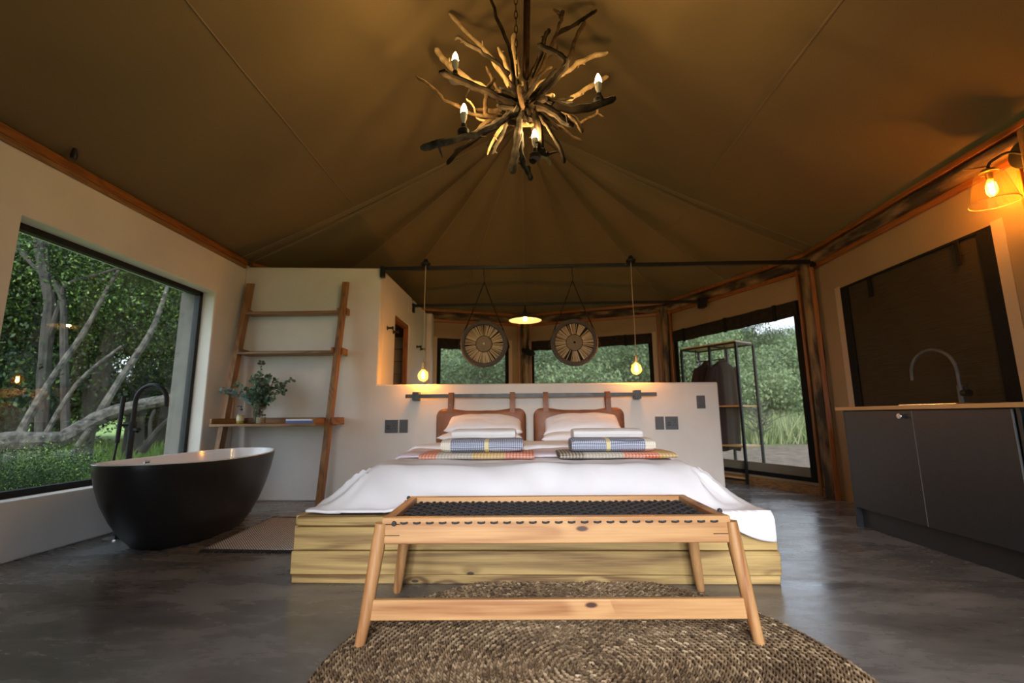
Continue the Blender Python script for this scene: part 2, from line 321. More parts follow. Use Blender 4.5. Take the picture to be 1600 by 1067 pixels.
# ------------------------------------------------------------------ builders
class MB:
    def __init__(s): s.v = []; s.f = []; s.tone = []; s._t = 0.5
    def add(s, vs, fs):
        o = len(s.v); s.v += [tuple(x) for x in vs]; s.f += [tuple(i + o for i in q) for q in fs]; s.tone += [s._t] * len(vs); return s
    def box(s, a, b):
        (x0, y0, z0), (x1, y1, z1) = a, b
        return s.add([(x0, y0, z0), (x1, y0, z0), (x1, y1, z0), (x0, y1, z0), (x0, y0, z1), (x1, y0, z1), (x1, y1, z1), (x0, y1, z1)],
                     [(0, 3, 2, 1), (4, 5, 6, 7), (0, 1, 5, 4), (1, 2, 6, 5), (2, 3, 7, 6), (3, 0, 4, 7)])
    def beam(s, p, q, w, h, up=(0, 0, 1)):
        """rectangular bar from p to q: w across, h along up"""
        p, q = Vector(p), Vector(q); d = (q - p).normalized(); up = Vector(up); r = d.cross(up).normalized(); u = r.cross(d).normalized()
        c = []
        for e in (p, q):
            for a, b in ((-1, -1), (1, -1), (1, 1), (-1, 1)): c.append(e + r * a * w / 2 + u * b * h / 2)
        return s.add(c, [(3, 2, 1, 0), (4, 5, 6, 7), (0, 1, 5, 4), (1, 2, 6, 5), (2, 3, 7, 6), (3, 0, 4, 7)])
    def tube(s, pts, r, n=8, closed=False, flat=1.0, caps=True):
        pts = [Vector(p) for p in pts]; m = len(pts); rs = r if isinstance(r, (list, tuple)) else [r] * m
        tang = []
        for i in range(m):
            a = pts[i - 1] if i or closed else pts[0]; b = pts[(i + 1) % m] if i < m - 1 or closed else pts[-1]
            t = (b - a); tang.append(t.normalized() if t.length > 1e-9 else Vector((0, 0, 1)))
        ref = Vector((0, 0, 1)) if abs(tang[0].z) < 0.9 else Vector((1, 0, 0)); nrm = tang[0].cross(ref).normalized(); vs = []
        for i in range(m):
            nrm = (nrm - tang[i] * nrm.dot(tang[i])); nrm = nrm.normalized() if nrm.length > 1e-6 else tang[i].orthogonal().normalized()
            bn = tang[i].cross(nrm)
            for k in range(n):
                a = 2 * PI * k / n; vs.append(pts[i] + (nrm * math.cos(a) + bn * math.sin(a) * flat) * rs[i])
        fs = []
        for i in range(m if closed else m - 1):
            j = (i + 1) % m
            for k in range(n): fs.append((i * n + k, i * n + (k + 1) % n, j * n + (k + 1) % n, j * n + k))
        if caps and not closed: fs += [tuple(range(n))[::-1], tuple(range((m - 1) * n, m * n))]
        return s.add(vs, fs)
    def lathe(s, prof, c=(0, 0, 0), n=24, axis='z', closed=False, caps=True):
        vs = []; m = len(prof)
        for r, z in prof:
            for k in range(n):
                a = 2 * PI * k / n; x, y = r * math.cos(a), r * math.sin(a)
                p = {'z': (x, y, z), 'y': (x, z, y), 'x': (z, x, y)}[axis]; vs.append((p[0] + c[0], p[1] + c[1], p[2] + c[2]))
        fs = [(i * n + k, i * n + (k + 1) % n, (i + 1) % m * n + (k + 1) % n, (i + 1) % m * n + k) for i in range(m if closed else m - 1) for k in range(n)]
        if not closed and caps:
            if prof[0][0] > 1e-6: fs.append(tuple(range(n))[::-1])
            if prof[-1][0] > 1e-6: fs.append(tuple(range((m - 1) * n, m * n)))
        return s.add(vs, fs)
    def prism(s, poly, a, b, plane='xz'):
        n = len(poly); vs = []
        for d in (a, b):
            for u, w in poly: vs.append({'xz': (u, d, w), 'yz': (d, u, w), 'xy': (u, w, d)}[plane])
        return s.add(vs, [tuple(range(n)), tuple(range(2 * n - 1, n - 1, -1))] + [(i, i + n, (i + 1) % n + n, (i + 1) % n) for i in range(n)])
    def grid(s, fn, nu, nv):
        vs = [fn(i / nu, j / nv) for j in range(nv + 1) for i in range(nu + 1)]
        return s.add(vs, [(j * (nu + 1) + i, j * (nu + 1) + i + 1, (j + 1) * (nu + 1) + i + 1, (j + 1) * (nu + 1) + i) for j in range(nv) for i in range(nu)])
    def mesh(s, name, mat, smooth=True, tone=False):
        me = bpy.data.meshes.new(name); me.from_pydata(s.v, [], s.f)
        bm = bmesh.new(); bm.from_mesh(me); bmesh.ops.recalc_face_normals(bm, faces=bm.faces); bm.to_mesh(me); bm.free()
        if tone:
            at = me.attributes.new('tone', 'FLOAT', 'POINT'); at.data.foreach_set('value', s.tone)
        if smooth:
            me.polygons.foreach_set('use_smooth', [True] * len(me.polygons)); me.set_sharp_from_angle(angle=math.radians(38))
        me.materials.append(mat); me.update(); return me

def tag(o, label=None, cat=None, group=None, kind=None):
    for k, v in (('label', label), ('category', cat), ('group', group), ('kind', kind)):
        if v: o[k] = v
    return o
def link(name, me, parent=None, loc=None):
    o = bpy.data.objects.new(name, me); col.objects.link(o)
    if parent is not None: o.parent = parent
    if loc is not None: o.location = loc
    return o
def obj(name, mb, mat, parent=None, loc=None, bevel=0, smooth=True, tone=False, segs=2, sub=0, solid=0):
    o = link(name, mb.mesh(name, mat, smooth, tone), parent, loc)
    if solid:
        m = o.modifiers.new('solid', 'SOLIDIFY'); m.thickness = solid; m.offset = 0
    if bevel:
        m = o.modifiers.new('bevel', 'BEVEL'); m.width = bevel; m.segments = segs; m.limit_method = 'ANGLE'; m.angle_limit = math.radians(40)
    if sub:
        m = o.modifiers.new('sub', 'SUBSURF'); m.levels = m.render_levels = sub
    return o
def thing(name, label, cat, loc=(0, 0, 0), rz=0.0, group=None, kind=None):
    o = bpy.data.objects.new(name, None); o.empty_display_size = 0.1; col.objects.link(o)
    o.location = loc; o.rotation_euler = (0, 0, rz); return tag(o, label, cat, group, kind)
def copy_tree(o, parent=None):
    c = o.copy(); col.objects.link(c)
    if parent is not None: c.parent = parent
    for ch in list(o.children): copy_tree(ch, c)
    return c
def arc(c, r, a0, a1, n, plane='xz'):
    out = []
    for i in range(n + 1):
        a = math.radians(a0 + (a1 - a0) * i / n); u, w = r * math.cos(a), r * math.sin(a)
        out.append((c[0] + u, c[1], c[2] + w) if plane == 'xz' else (c[0], c[1] + u, c[2] + w))
    return out
def smooth_path(pts, k=4):
    pts = [Vector(p) for p in pts]; out = []
    for i in range(len(pts) - 1):
        p0 = pts[max(i - 1, 0)]; p1 = pts[i]; p2 = pts[i + 1]; p3 = pts[min(i + 2, len(pts) - 1)]
        for j in range(k):
            t = j / k
            out.append(0.5 * ((2 * p1) + (p2 - p0) * t + (2 * p0 - 5 * p1 + 4 * p2 - p3) * t * t + (3 * p1 - p0 - 3 * p2 + p3) * t ** 3))
    return out + [pts[-1]]

# ------------------------------------------------------------------ room: floor, walls, roof
XL, XR, YB = -3.25, 3.25, 5.02
EAVE = 2.62
V3, V2, V1, V0 = (3.25, 2.68), (3.30, 5.12), (2.33, 7.38), (0.0, 8.20)
W1, W2 = (-2.33, 7.38), (-3.30, 5.12)
fl = MB(); poly = [(-3.6, -1.3), (3.4, -1.3), (3.4, 2.7), (3.42, 5.15), (2.42, 7.5), (0, 8.34), (-2.42, 7.5), (-3.6, 5.2)]
fl.prism(poly, -0.12, 0.0, 'xy')
tag(obj('floor', fl, M['concrete']), kind='structure')

# left wall: plastered masonry with one big picture window
WY0, WY1, WZ0, WZ1 = 2.69, 4.56, 0.375, 2.195
lw = MB()
def wall_hole(mb, x0, x1, ya, yb, za, zb, hy0, hy1, hz0, hz1):
    ys = [ya, hy0, hy1, yb]; zs = [za, hz0, hz1, zb]
    vs = [(x, y, z) for x in (x0, x1) for y in ys for z in zs]; I = lambda a, b, c: a * 16 + b * 4 + c; fs = []
    for a in (0, 1):
        for b in range(3):
            for c in range(3):
                if not (b == 1 and c == 1): fs.append((I(a, b, c), I(a, b + 1, c), I(a, b + 1, c + 1), I(a, b, c + 1)))
    for b, c, b2, c2 in [(1, 1, 2, 1), (2, 1, 2, 2), (2, 2, 1, 2), (1, 2, 1, 1)]: fs.append((I(0, b, c), I(0, b2, c2), I(1, b2, c2), I(1, b, c)))
    for b in range(3):
        fs.append((I(0, b, 0), I(0, b + 1, 0), I(1, b + 1, 0), I(1, b, 0))); fs.append((I(0, b, 3), I(0, b + 1, 3), I(1, b + 1, 3), I(1, b, 3)))
    for c in range(3):
        fs.append((I(0, 0, c), I(0, 0, c + 1), I(1, 0, c + 1), I(1, 0, c))); fs.append((I(0, 3, c), I(0, 3, c + 1), I(1, 3, c + 1), I(1, 3, c)))
    mb.add(vs, fs)
wall_hole(lw, XL - 0.34, XL, -1.0, 5.19, 0.0, 2.66, WY0, WY1, WZ0, WZ1)
tag(obj('wall_left', lw, M['plaster'], bevel=0.012), kind='structure')
w = thing('window_1', 'large picture window in black frame behind the bathtub', None, kind='structure')
fr = MB(); FX0, FX1, fw = XL - 0.19, XL - 0.135, 0.045
fr.box((FX0, WY0, WZ0), (FX1, WY1, WZ0 + fw)).box((FX0, WY0, WZ1 - fw), (FX1, WY1, WZ1)).box((FX0, WY0, WZ0), (FX1, WY0 + fw, WZ1)).box((FX0, WY1 - fw, WZ0), (FX1, WY1, WZ1))
obj('window_frame', fr, M['black_metal'], w)
obj('pane', MB().box((XL - 0.166, WY0 + fw, WZ0 + fw), (XL - 0.160, WY1 - fw, WZ1 - fw)), M['glass'], w)
obj('outer_reveal', MB().box((XL - 0.36, WY1 - 0.012, WZ0), (XL - 0.19, WY1 - 0.001, WZ1)), M['outer_concrete'], w)

# back wall: full height behind the ladder, then a half wall behind the bed
bw = MB(); bw.prism([(XL + 0.001, 0), (2.09, 0), (2.09, 1.232), (-1.645, 1.238), (-1.645, 2.585), (XL + 0.001, 2.63)], YB, YB + 0.15)
tag(obj('wall_back', bw, M['plaster'], bevel=0.014), kind='structure')
# partition wall running back from it, with a doorway to the shower
pw = MB(); pz = 2.60; px0, px1 = -1.695, -1.646
pw.prism([(YB + 0.149, 0), (5.63, 0), (5.63, 2.17), (6.34, 2.17), (6.34, 0), (7.60, 0), (7.60, pz), (6.56, pz), (6.56, pz - .10), (6.46, pz - .10), (6.46, pz), (5.17, pz - 0.02)], px0, px1, 'yz')
pw.box((-1.645, 7.44, 0), (-1.555, 7.60, pz))
tag(obj('wall_partition', pw, M['plaster'], bevel=0.008), kind='structure')
d = thing('door_1', None, None, kind='structure')
obj('door_jamb', MB().box((px0 - .02, 6.285, 0), (px1 - 0.012, 6.339, 2.165)), M['battenZ'], d)
obj('door_head', MB().box((px0 - .03, 5.631, 2.115), (px1 - 0.012, 6.284, 2.169)), M['battenY'], d)
obj('door_jamb', MB().box((px0 - .03, 5.631, 0), (px1 - 0.012, 5.68, 2.114)), M['battenZ'], d)
# tiled shower wall seen through the doorway
tw = thing('wall_shower', None, None, kind='structure')
obj('grout', MB().box((-2.95, 6.84, 0), (-1.80, 6.95, 2.08)), M['grout'], tw)
tile_me = MB().box((-0.171, -0.012, -0.091), (0.171, 0.012, 0.091)).mesh('tile', M['tile'])
for r in range(11):
    for k in range(3):
        o = link('tile', tile_me, tw, (-2.60 + k * 0.36 - (0.0), 6.832, 0.10 + r * 0.19)); 
        mo = o.modifiers.new('bevel', 'BEVEL'); mo.width = 0.004; mo.segments = 1

# canvas wall facets
def facet_frame(a, b):
    a, b = Vector((*a, 0)), Vector((*b, 0)); d = b - a; L = d.length; d.normalize(); n = Vector((-d.y, d.x, 0))
    if n.dot(Vector((0, 4.9, 0)) - a) < 0: n = -n      # n points into the room
    return a, d, n, L
def facet_wall(name, a, b, z1, hole=None, mat=None):
    A, d, n, L = facet_frame(a, b); mb = MB()
    P = lambda u, z, t: tuple(A + d * u + n * t + Vector((0, 0, z)))
    us, zs = ([0, L], [0, z1]) if not hole else ([0, hole[0], hole[1], L], [0, hole[2], hole[3], z1])
    for i in range(len(us) - 1):
        for j in range(len(zs) - 1):
            if hole and i == 1 and j == 1: continue
            q = [(us[i], zs[j]), (us[i + 1], zs[j]), (us[i + 1], zs[j + 1]), (us[i], zs[j + 1])]
            mb.add([P(u, z, -.012) for u, z in q] + [P(u, z, .012) for u, z in q], [(0, 1, 2, 3), (7, 6, 5, 4), (0, 4, 5, 1), (1, 5, 6, 2), (2, 6, 7, 3), (3, 7, 4, 0)])
    return tag(obj(name, mb, mat or M['canvas_wall']), kind='structure')
def fbox(A, d, n, u0, u1, z0, z1, t0, t1):
    P = lambda u, z, t: tuple(A + d * u + n * t + Vector((0, 0, z)))
    q = [(u0, z0), (u1, z0), (u1, z1), (u0, z1)]
    return [P(u, z, t0) for u, z in q] + [P(u, z, t1) for u, z in q], [(0, 1, 2, 3), (7, 6, 5, 4), (0, 4, 5, 1), (1, 5, 6, 2), (2, 6, 7, 3), (3, 7, 4, 0)]
def canvas_window(name, label, a, b, hole, flap, side=0.06, pane='screen', straps=(0.2, 0.8), hem=0.07):
    A, d, n, L = facet_frame(a, b); u0, u1, z0, z1 = hole
    w = thing(name, label, None, kind='structure')
    B = lambda *q: MB().add(*fbox(A, d, n, *q))
    for q in ((u0 - .005, u0 + side, z0, z1), (u1 - side, u1 + .005, z0, z1)): obj('border', B(*q, .008, .020), M['webbing'], w)
    obj('border', B(u0 + side, u1 - side, z1 - .02, z1, .008, .020), M['webbing'], w)
    obj('border', B(u0 + side, u1 - side, z0, z0 + .05, .008, .020), M['webbing'], w)
    obj('pane', B(u0 + .01, u1 - .01, z0 + .01, z1 - .01, -.004, .004), M[pane], w)
    for q in ((u0 - hem, u0 - .006, z0 - .02, z1 + .02), (u1 + .006, u1 + hem, z0 - .02, z1 + .02)): obj('hem', B(*q, .013, .018), M['canvas_hem'], w)
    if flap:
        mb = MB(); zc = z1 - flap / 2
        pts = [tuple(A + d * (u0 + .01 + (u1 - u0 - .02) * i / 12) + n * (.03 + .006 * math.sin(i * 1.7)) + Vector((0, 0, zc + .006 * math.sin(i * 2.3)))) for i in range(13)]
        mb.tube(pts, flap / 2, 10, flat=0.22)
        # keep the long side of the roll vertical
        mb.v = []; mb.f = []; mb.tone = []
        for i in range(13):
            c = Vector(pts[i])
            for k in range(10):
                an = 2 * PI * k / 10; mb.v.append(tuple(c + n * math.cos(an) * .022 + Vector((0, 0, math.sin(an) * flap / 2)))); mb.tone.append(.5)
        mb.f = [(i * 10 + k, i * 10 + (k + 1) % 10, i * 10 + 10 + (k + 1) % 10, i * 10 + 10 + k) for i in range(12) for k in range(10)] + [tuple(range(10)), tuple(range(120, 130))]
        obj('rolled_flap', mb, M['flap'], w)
        for s_ in straps:
            u = u0 + (u1 - u0) * s_; obj('strap', B(u - .02, u + .02, z1 - flap - .01, z1, .04, .062), M['webbing'], w)
    elif straps:
        for s_ in straps:
            u = u0 + (u1 - u0) * s_; obj('strap', B(u - .018, u + .018, z1 - .20, z1 - .01, .022, .03), M['webbing'], w)
    return w
HB = (0.88, 2.15, 0.85, 2.215); facet_wall('wall_rear_left', W1, V0, EAVE, HB)
canvas_window('window_2', 'screened canvas window behind the left woven disc', W1, V0, HB, 0.19, straps=(0.35, 0.85))
HC = (0.12, 2.22, 0.85, 2.215); facet_wall('wall_rear_right', V0, V1, EAVE, HC)
canvas_window('window_3', 'wide screened canvas window behind the right woven disc', V0, V1, HC, 0.18, straps=(0.3, 0.8))
HD = (0.16, 2.27, 0.13, 2.20); facet_wall('wall_rear_door', V1, V2, EAVE, HD)
canvas_window('window_4', 'tall screened canvas opening behind the clothes rack', V1, V2, HD, 0.19, side=0.075, straps=(0.12, 0.5, 0.86))
obj('lower_band', MB().add(*fbox(*facet_frame(V1, V2)[:3], .24, 2.19, .145, .285, -.012, -.006)), M['canvas_wall'], bpy.data.objects['window_4'])
HR = (0.46, 2.03, 0.28, 2.165); facet_wall('wall_right', V2, V3, EAVE, HR)
canvas_window('window_5', 'canvas window closed by a dark mesh blind above the kitchen counter', V2, V3, HR, 0, side=0.10, pane='blind', straps=(0.26, 0.84), hem=0.09)
facet_wall('wall_front_right', V3, (3.25, -1.0), EAVE)
facet_wall('wall_rear_bath', W2, W1, EAVE)
fwl = MB(); fwl.prism([(XL, 0), (-1.2, 0), (-1.2, 2.2), (1.9, 2.2), (1.9, 0), (XR, 0), (XR, 2.66), (0, 4.28), (XL, 2.66)], -1.03, -1.0)  # unseen front wall, its opening narrowed to limit daylight on the side walls
tag(obj('wall_front', fwl, M['canvas_wall'], smooth=False), kind='structure')
tag(obj('trim_4', MB().box((-1.26, -1.06, 0), (-1.2, -.97, 2.2)).box((1.9, -1.06, 0), (1.96, -.97, 2.2)).box((-1.26, -1.06, 2.2), (1.96, -.97, 2.26)), M['battenZ']), kind='structure')
A, d_, n_, L = facet_frame(V1, V2)
tag(obj('trim_1', MB().add(*fbox(A, d_, n_, 0.10, 2.36, 0.0, 0.10, .014, .05)), M['ladderY']), kind='structure')

# timber posts with orange battens at the corners of the tent
def post(xy, label, r=0.075, seed=0, faces=()):
    t = thing('timber_post', label, 'post', (*xy, 0)); rnd = random.Random(seed); mb = MB(); n = 14; pts = []; rs = []
    for i in range(n + 1):
        z = EAVE * i / n; pts.append((rnd.uniform(-.006, .006), rnd.uniform(-.006, .006), z)); rs.append(r * rnd.uniform(.93, 1.07))
    obj('log', mb.tube(pts, rs, 12), M['logZ'], t)
    for (dx, dy) in faces:
        v = Vector((dx, dy, 0)); obj('batten', MB().beam(v, v + Vector((0, 0, EAVE - .07)), .045, .03, up=Vector((-dy, dx, 0)).normalized() if False else Vector((dx, dy, 0))), M['battenZ'], t, bevel=.004)
    return t
def inward(p, k=0.10):
    v = (Vector((0, 4.9)) - Vector(p)).normalized(); return (p[0] + v.x * k, p[1] + v.y * k)
PP0 = inward(V0, .09); PP1 = inward(V1, .09); PP2 = inward(V2, .045); PP3 = (3.16, 2.64)
post(PP0, 'timber post with orange battens behind the pendant lamp, between two screened windows', .06, 1, ((-.105, .0), (.105, .0)))
post(PP1, 'timber corner post with orange battens between the rear window and the clothes rack', .055, 2, ((-.10, .01), (.075, -.085)))
post(PP2, 'rough timber post with orange battens beside the kitchen counter', .075, 3, ((-.05, .115), (-.035, -.115)))
post(PP3, 'rough timber post behind the glass wall lamp', .09, 4, ((.035, .155),))

# eave beams: log between two varnished battens
def eave_beam(p, q, label, seed, r=0.062):
    t = thing('timber_beam', label, 'beam', (0, 0, 0)); P = Vector((*p, 0)); Q = Vector((*q, 0)); d = (Q - P).normalized(); rnd = random.Random(seed)
    n = Vector((-d.y, d.x, 0)); n = n if n.dot(Vector((0, 4.9, 0)) - P) > 0 else -n
    up = Vector((0, 0, 1)); mb = MB(); pts = []; rs = []
    for i in range(13): pts.append(P.lerp(Q, i / 12) + n * .045 + up * (2.60 + rnd.uniform(-.006, .006))); rs.append(r * rnd.uniform(.9, 1.08))
    obj('log', mb.tube(pts, rs, 10), M['logX'] if abs(d.x) > abs(d.y) else M['logY'], t)
    bm_ = M['battenX'] if abs(d.x) > abs(d.y) else M['battenY']
    obj('batten', MB().beam(P + n * .07 + up * 2.685, Q + n * .07 + up * 2.685, .06, .045), bm_, t, bevel=.004)
    obj('batten', MB().beam(P + n * .035 + up * 2.515, Q + n * .035 + up * 2.515, .035, .05), bm_, t, bevel=.004)
eave_beam(W1, V0, 'log eave beam above the left rear window', 11)
eave_beam(V0, V1, 'log eave beam above the right rear window', 12)
eave_beam(V1, V2, 'log eave beam above the tall screened opening and clothes rack', 13)
eave_beam(V2, V3, 'log eave beam above the dark kitchen blind', 14)
eave_beam(V3, (3.25, -1.0), 'log eave beam running on towards the tent front from the wall lamp', 15)
eave_beam(W2, W1, 'log eave beam above the bathroom canvas wall', 16)
tag(obj('trim_2', MB().box((XL - .02, -1.0, 2.635), (XL + .03, 5.0, 2.70)), M['battenY'], bevel=.006), kind='structure')
tag(obj('trim_3', MB().box((XL - .02, -1.0, 2.60), (XL + .025, 5.0, 2.634)), M['ladderY'], bevel=.004), kind='structure')

# roof canvas: ridge from the tent front to the apex, then a fan down to the eave
E = Vector((0, 4.95, 4.34)); RE = 2.70
roof = MB()
def nz(x, y, z=0.0): return mnoise.noise(Vector((x, y, z)))
def side(sgn):
    def f(u, v):
        y = -1.25 + v * (4.95 + 1.25); x = sgn * u * 3.32; z = E.z + (RE - E.z) * u
        k = min(1, (4.95 - y) / .8)
        return (x, y, z - 0.05 * math.sin(PI * u) - 0.02 * k * math.sin(PI * u) * nz(u * 3 + 5 * sgn, y * 0.9))
    return f
roof.grid(side(-1), 28, 40); roof.grid(side(1), 28, 40)
for s_ in (-1, 1): roof.add([(s_ * 3.32, -1.25, RE), (s_ * 3.32, 4.95, RE), (s_ * 3.75, 4.95, 2.48), (s_ * 3.75, -1.25, 2.48)], [(0, 1, 2, 3)])
ring = [(-3.32, 4.95), W2, (-2.9, 6.28), W1, (-1.2, 7.86), V0, (1.2, 7.86), V1, (2.9, 6.28), V2, (3.32, 4.95)]
def fan(p, q, deep, sd, wa=1, wb=1):
    p3, q3 = Vector((*p, RE)), Vector((*q, RE))
    def f(u, v):
        s = v; e = p3.lerp(q3, u); P = E.lerp(e, s)
        P.z += -deep * math.sin(PI * u) * (s * (1.15 - s)) * 3.0 - .05 * math.sin(PI * s) + .010 * nz(u * 4 + sd, s * 6) * math.sin(PI * u)
        P.z -= .045 * (wa * math.exp(-(u / .10) ** 2) + wb * math.exp(-((1 - u) / .10) ** 2)) * math.sin(PI * min(1, s * 1.02)) * s
        return tuple(P)
    return f
for i in range(len(ring) - 1):
    roof.grid(fan(ring[i], ring[i + 1], 0.10 if 0 < i < len(ring) - 2 else 0.02, i * 3.1, i > 0, i < len(ring) - 2), 26, 30)
for i in range(len(ring) - 1):
    p, q = Vector((*ring[i], RE)), Vector((*ring[i + 1], RE)); c = Vector((0, 4.9, RE)); k = 0.14
    a = p + (p - c) * k; b = q + (q - c) * k; a.z = b.z = 2.50; roof.add([p, q, b, a], [(0, 1, 2, 3)])
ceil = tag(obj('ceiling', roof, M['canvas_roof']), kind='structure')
def on_roof(x, y):
    u = abs(x) / 3.32; z = E.z + (RE - E.z) * u; return z - 0.05 * math.sin(PI * u) - 0.02 * min(1, (4.95 - y) / .8) * math.sin(PI * u) * nz(u * 3 + 5 * (1 if x > 0 else -1), y * 0.9)
for sx in (-1.97, 1.93): obj('seam', MB().tube([(sx, y, on_roof(sx, y) - .002) for y in np.linspace(-1.2, 4.9, 40)], .008, 5), M['seam'], ceil)
obj('seam', MB().tube([(0, y, 4.334) for y in np.linspace(-1.2, 4.9, 8)], .006, 5), M['seam'], ceil)
for i, p in enumerate(ring):
    e = Vector((*p, RE)); pts = []
    for s in np.linspace(0.03, 0.99, 26):
        P = E.lerp(e, s); P.z += -.05 * math.sin(PI * s) - .003 - (.045 * math.sin(PI * min(1, s * 1.02)) * s if 0 < i < len(ring) - 1 else 0); pts.append(P)
    obj('seam', MB().tube(pts, (.010 if i % 2 else .007), 5), M['seam'], ceil)
pts = []
for i in range(len(ring) - 1):
    f = fan(ring[i], ring[i + 1], 0.10 if 0 < i < len(ring) - 2 else 0.02, i * 3.1, i > 0, i < len(ring) - 2)
    for u in np.linspace(0, 1, 9)[:-1]: P = f(u, 0.60); pts.append((P[0], P[1], P[2] - .002))
obj('seam', MB().tube(pts, .004, 5), M['seam'], ceil)

# ------------------------------------------------------------------ bed
def smooth01(t): t = max(0.0, min(1.0, t)); return t * t * (3 - 2 * t)
BX0, BX1, BY0, BY1 = -1.275, 1.325, 2.58, 5.0
t = thing('bed_platform', 'low pale pine plank platform under the wide bed', 'bed base', (0, 0, 0))
obj('core', MB().box((BX0 + .04, BY0 + .05, 0.001), (BX1 - .04, BY1, 0.315)), M['pineX'], t)
for z0, z1, dx, dy in ((0.0, .046, .0, .012), (.049, .168, .004, .0), (.172, .290, -.003, .004), (.294, .343, -.008, .016)):
    obj('plank', MB().box((BX0 - dx, BY0 + dy, z0), (BX1 + dx, BY0 + dy + .035, z1)), M['pineX'], t, bevel=.006)
    for x0 in (BX0 - .012, BX1 - .023):
        obj('plank', MB().box((x0 + dx * .5, BY0 + .037 + dy, z0), (x0 + .035 + dx * .5, BY1 - .005, z1)), M['pineY'], t, bevel=.005)
n = 17
for i in range(n):
    y0 = BY0 + .052 + (BY1 - BY0 - .06) * i / n
    obj('plank', MB().box((BX0 + .026, y0 + .0015, .316), (BX1 - .026, y0 + (BY1 - BY0 - .06) / n - .0015, .342)), M['pineX'], t, bevel=.004, segs=1)
mat_ = tag(obj('mattress', MB().box((-.93, 2.98, .345), (.98, 4.97, .535)), M['cotton'], bevel=.05), 'thick mattress hidden under the white duvet on the pine platform', 'mattress')

PX0, PX1, PY0 = -.93, .99, 2.93
def duvet_pt(u, v):
    """u across, v from the head end (0) to the foot (1)"""
    x = -1.235 + u * 2.53
    yf = 2.60 + .012 * math.sin(x * 9) + .02 * nz(x * 3, 1.3)
    c = smooth01((x - .80) / .50); yf -= .16 * c                      # long corner hanging over the platform
    c2 = smooth01((-x - .95) / .25); yf += .01 * c2
    y = 4.62 + (yf - 4.62) * v
    nar = smooth01((y - 3.0) / 1.7)
    if x > .03: x = .03 + (x - .03) * (1 - .10 * nar)
    else: x = .03 + (x - .03) * (1 - .12 * nar)
    dx = max(PX0 - x, x - PX1, 0.0); dy = max(PY0 - y, 0.0); d = math.hypot(dx, dy * 1.0)
    w = .31 + .05 * nz(x * 1.7, y * 1.7, 4.0)
    s = d / w
    top = .582 + .014 * nz(x * 2.2, y * 2.0, 7.0)
    k = 1 - smooth01(s * .92) if s < 1.09 else 0.0
    k = .55 * k + .45 * max(0.0, 1 - s * .95)
    z = .368 + (top - .368) * k
    # folds running down the drape
    ang = math.atan2(dy, (dx if x > 0 else -dx) + 1e-6)
    amp = math.sin(PI * min(1, s)) if d > 0 else 0
    z += amp * (.046 * nz(ang * 4.0 + x * 2.6, d * 1.5, 2.0) + .020 * nz(x * 6 + y * 3, y * 2, 9.0))
    z += .010 * nz(x * 1.3 + y * 4.0, y * 1.2 - x, 3.3) * (1 if d == 0 else .4) + .020 * (abs(nz(x * 3.5 - y * 2, y * 3.5 + x, 5.0)) - .3)
    if s >= .95: z += .010 * abs(nz(x * 5, y * 5, 8.0)) 
    # over the front edge
    lim = BY0 - .016
    if y < lim + .03:
        over = lim + .03 - y; z = .368 - max(0, over - .015) * 1.0 + .004; y = lim + .018 - min(over, .045) * .9 - .01 * nz(x * 7, 2.2)
    return (x, y, z)
duv = MB().grid(duvet_pt, 150, 120)
tag(obj('duvet', duv, M['cotton'], solid=.012), 'large plain white duvet spread over the bed and pine platform', 'duvet')
def fold_pt(x0, x1, y0, y1, lift, sd):
    def f(u, v):
        x = x0 + (x1 - x0) * u; y = y0 + (y1 - y0) * v + .02 * nz(x * 2, sd) 
        p = duvet_pt((x + 1.235) / 2.53, (4.62 - y) / 2.02)
        e = min(u, 1 - u) * 12; e2 = min(v, 1 - v) * 9
        return (p[0], y, p[2] + lift * min(1, e + .35, e2 + .5) + .008 * nz(x * 3 + y * 6, y * 2, sd))
    return f
tag(obj('turned_down_sheet', MB().grid(fold_pt(-1.06, 1.12, 3.42, 4.30, .030, 2.0), 80, 30), M['shaded_cotton'], solid=.01), 'white layer, lilac shading in its colour, folded back across the bed beneath the towels', 'sheet')
tag(obj('folded_sheet_edge', MB().grid(fold_pt(-1.10, 1.13, 3.86, 4.50, .056, 5.0), 80, 24), M['cotton'], solid=.014), 'white sheet turned down across the bed in front of the pillows', 'sheet')

def pillow(name, label, w, dpt, h, loc, rot, seed, group=None):
    def sheet(sgn):
        def f(u, v):
            a, b = 2 * u - 1, 2 * v - 1; k = (max(0, 1 - abs(a) ** 2.6) * max(0, 1 - abs(b) ** 2.6)) ** .42
            pin = 1 - .07 * (abs(b) ** 2) * (1 - abs(a) ** 3) ; pin2 = 1 - .06 * (1 - abs(b) ** 3) * abs(a) ** 2
            z = sgn * h / 2 * k * (1 + .16 * nz(a * 1.6 + seed, b * 1.6, sgn)) + .006 * nz(a * 5 + seed, b * 4, 2.2)
            z += -.012 * a * a * (1 if seed % 2 else -1) * b
            return (a * w / 2 * pin2, b * dpt / 2 * pin, z)
        return f
    mb = MB().grid(sheet(1), 32, 22).grid(sheet(-1), 32, 22)
    me = mb.mesh(name, M['cotton'])
    bm = bmesh.new(); bm.from_mesh(me); bmesh.ops.remove_doubles(bm, verts=bm.verts, dist=.0025); bmesh.ops.recalc_face_normals(bm, faces=bm.faces); bm.to_mesh(me); bm.free()
    me.polygons.foreach_set('use_smooth', [True] * len(me.polygons))
    o = link(name, me, None, loc); o.rotation_euler = rot; return tag(o, label, 'pillow', group)
pillow('pillow', 'flat white pillow under the plumper one at the left headboard pad', .84, .46, .12, (-.45, 4.70, .680), (.05, 0, .01), 1)
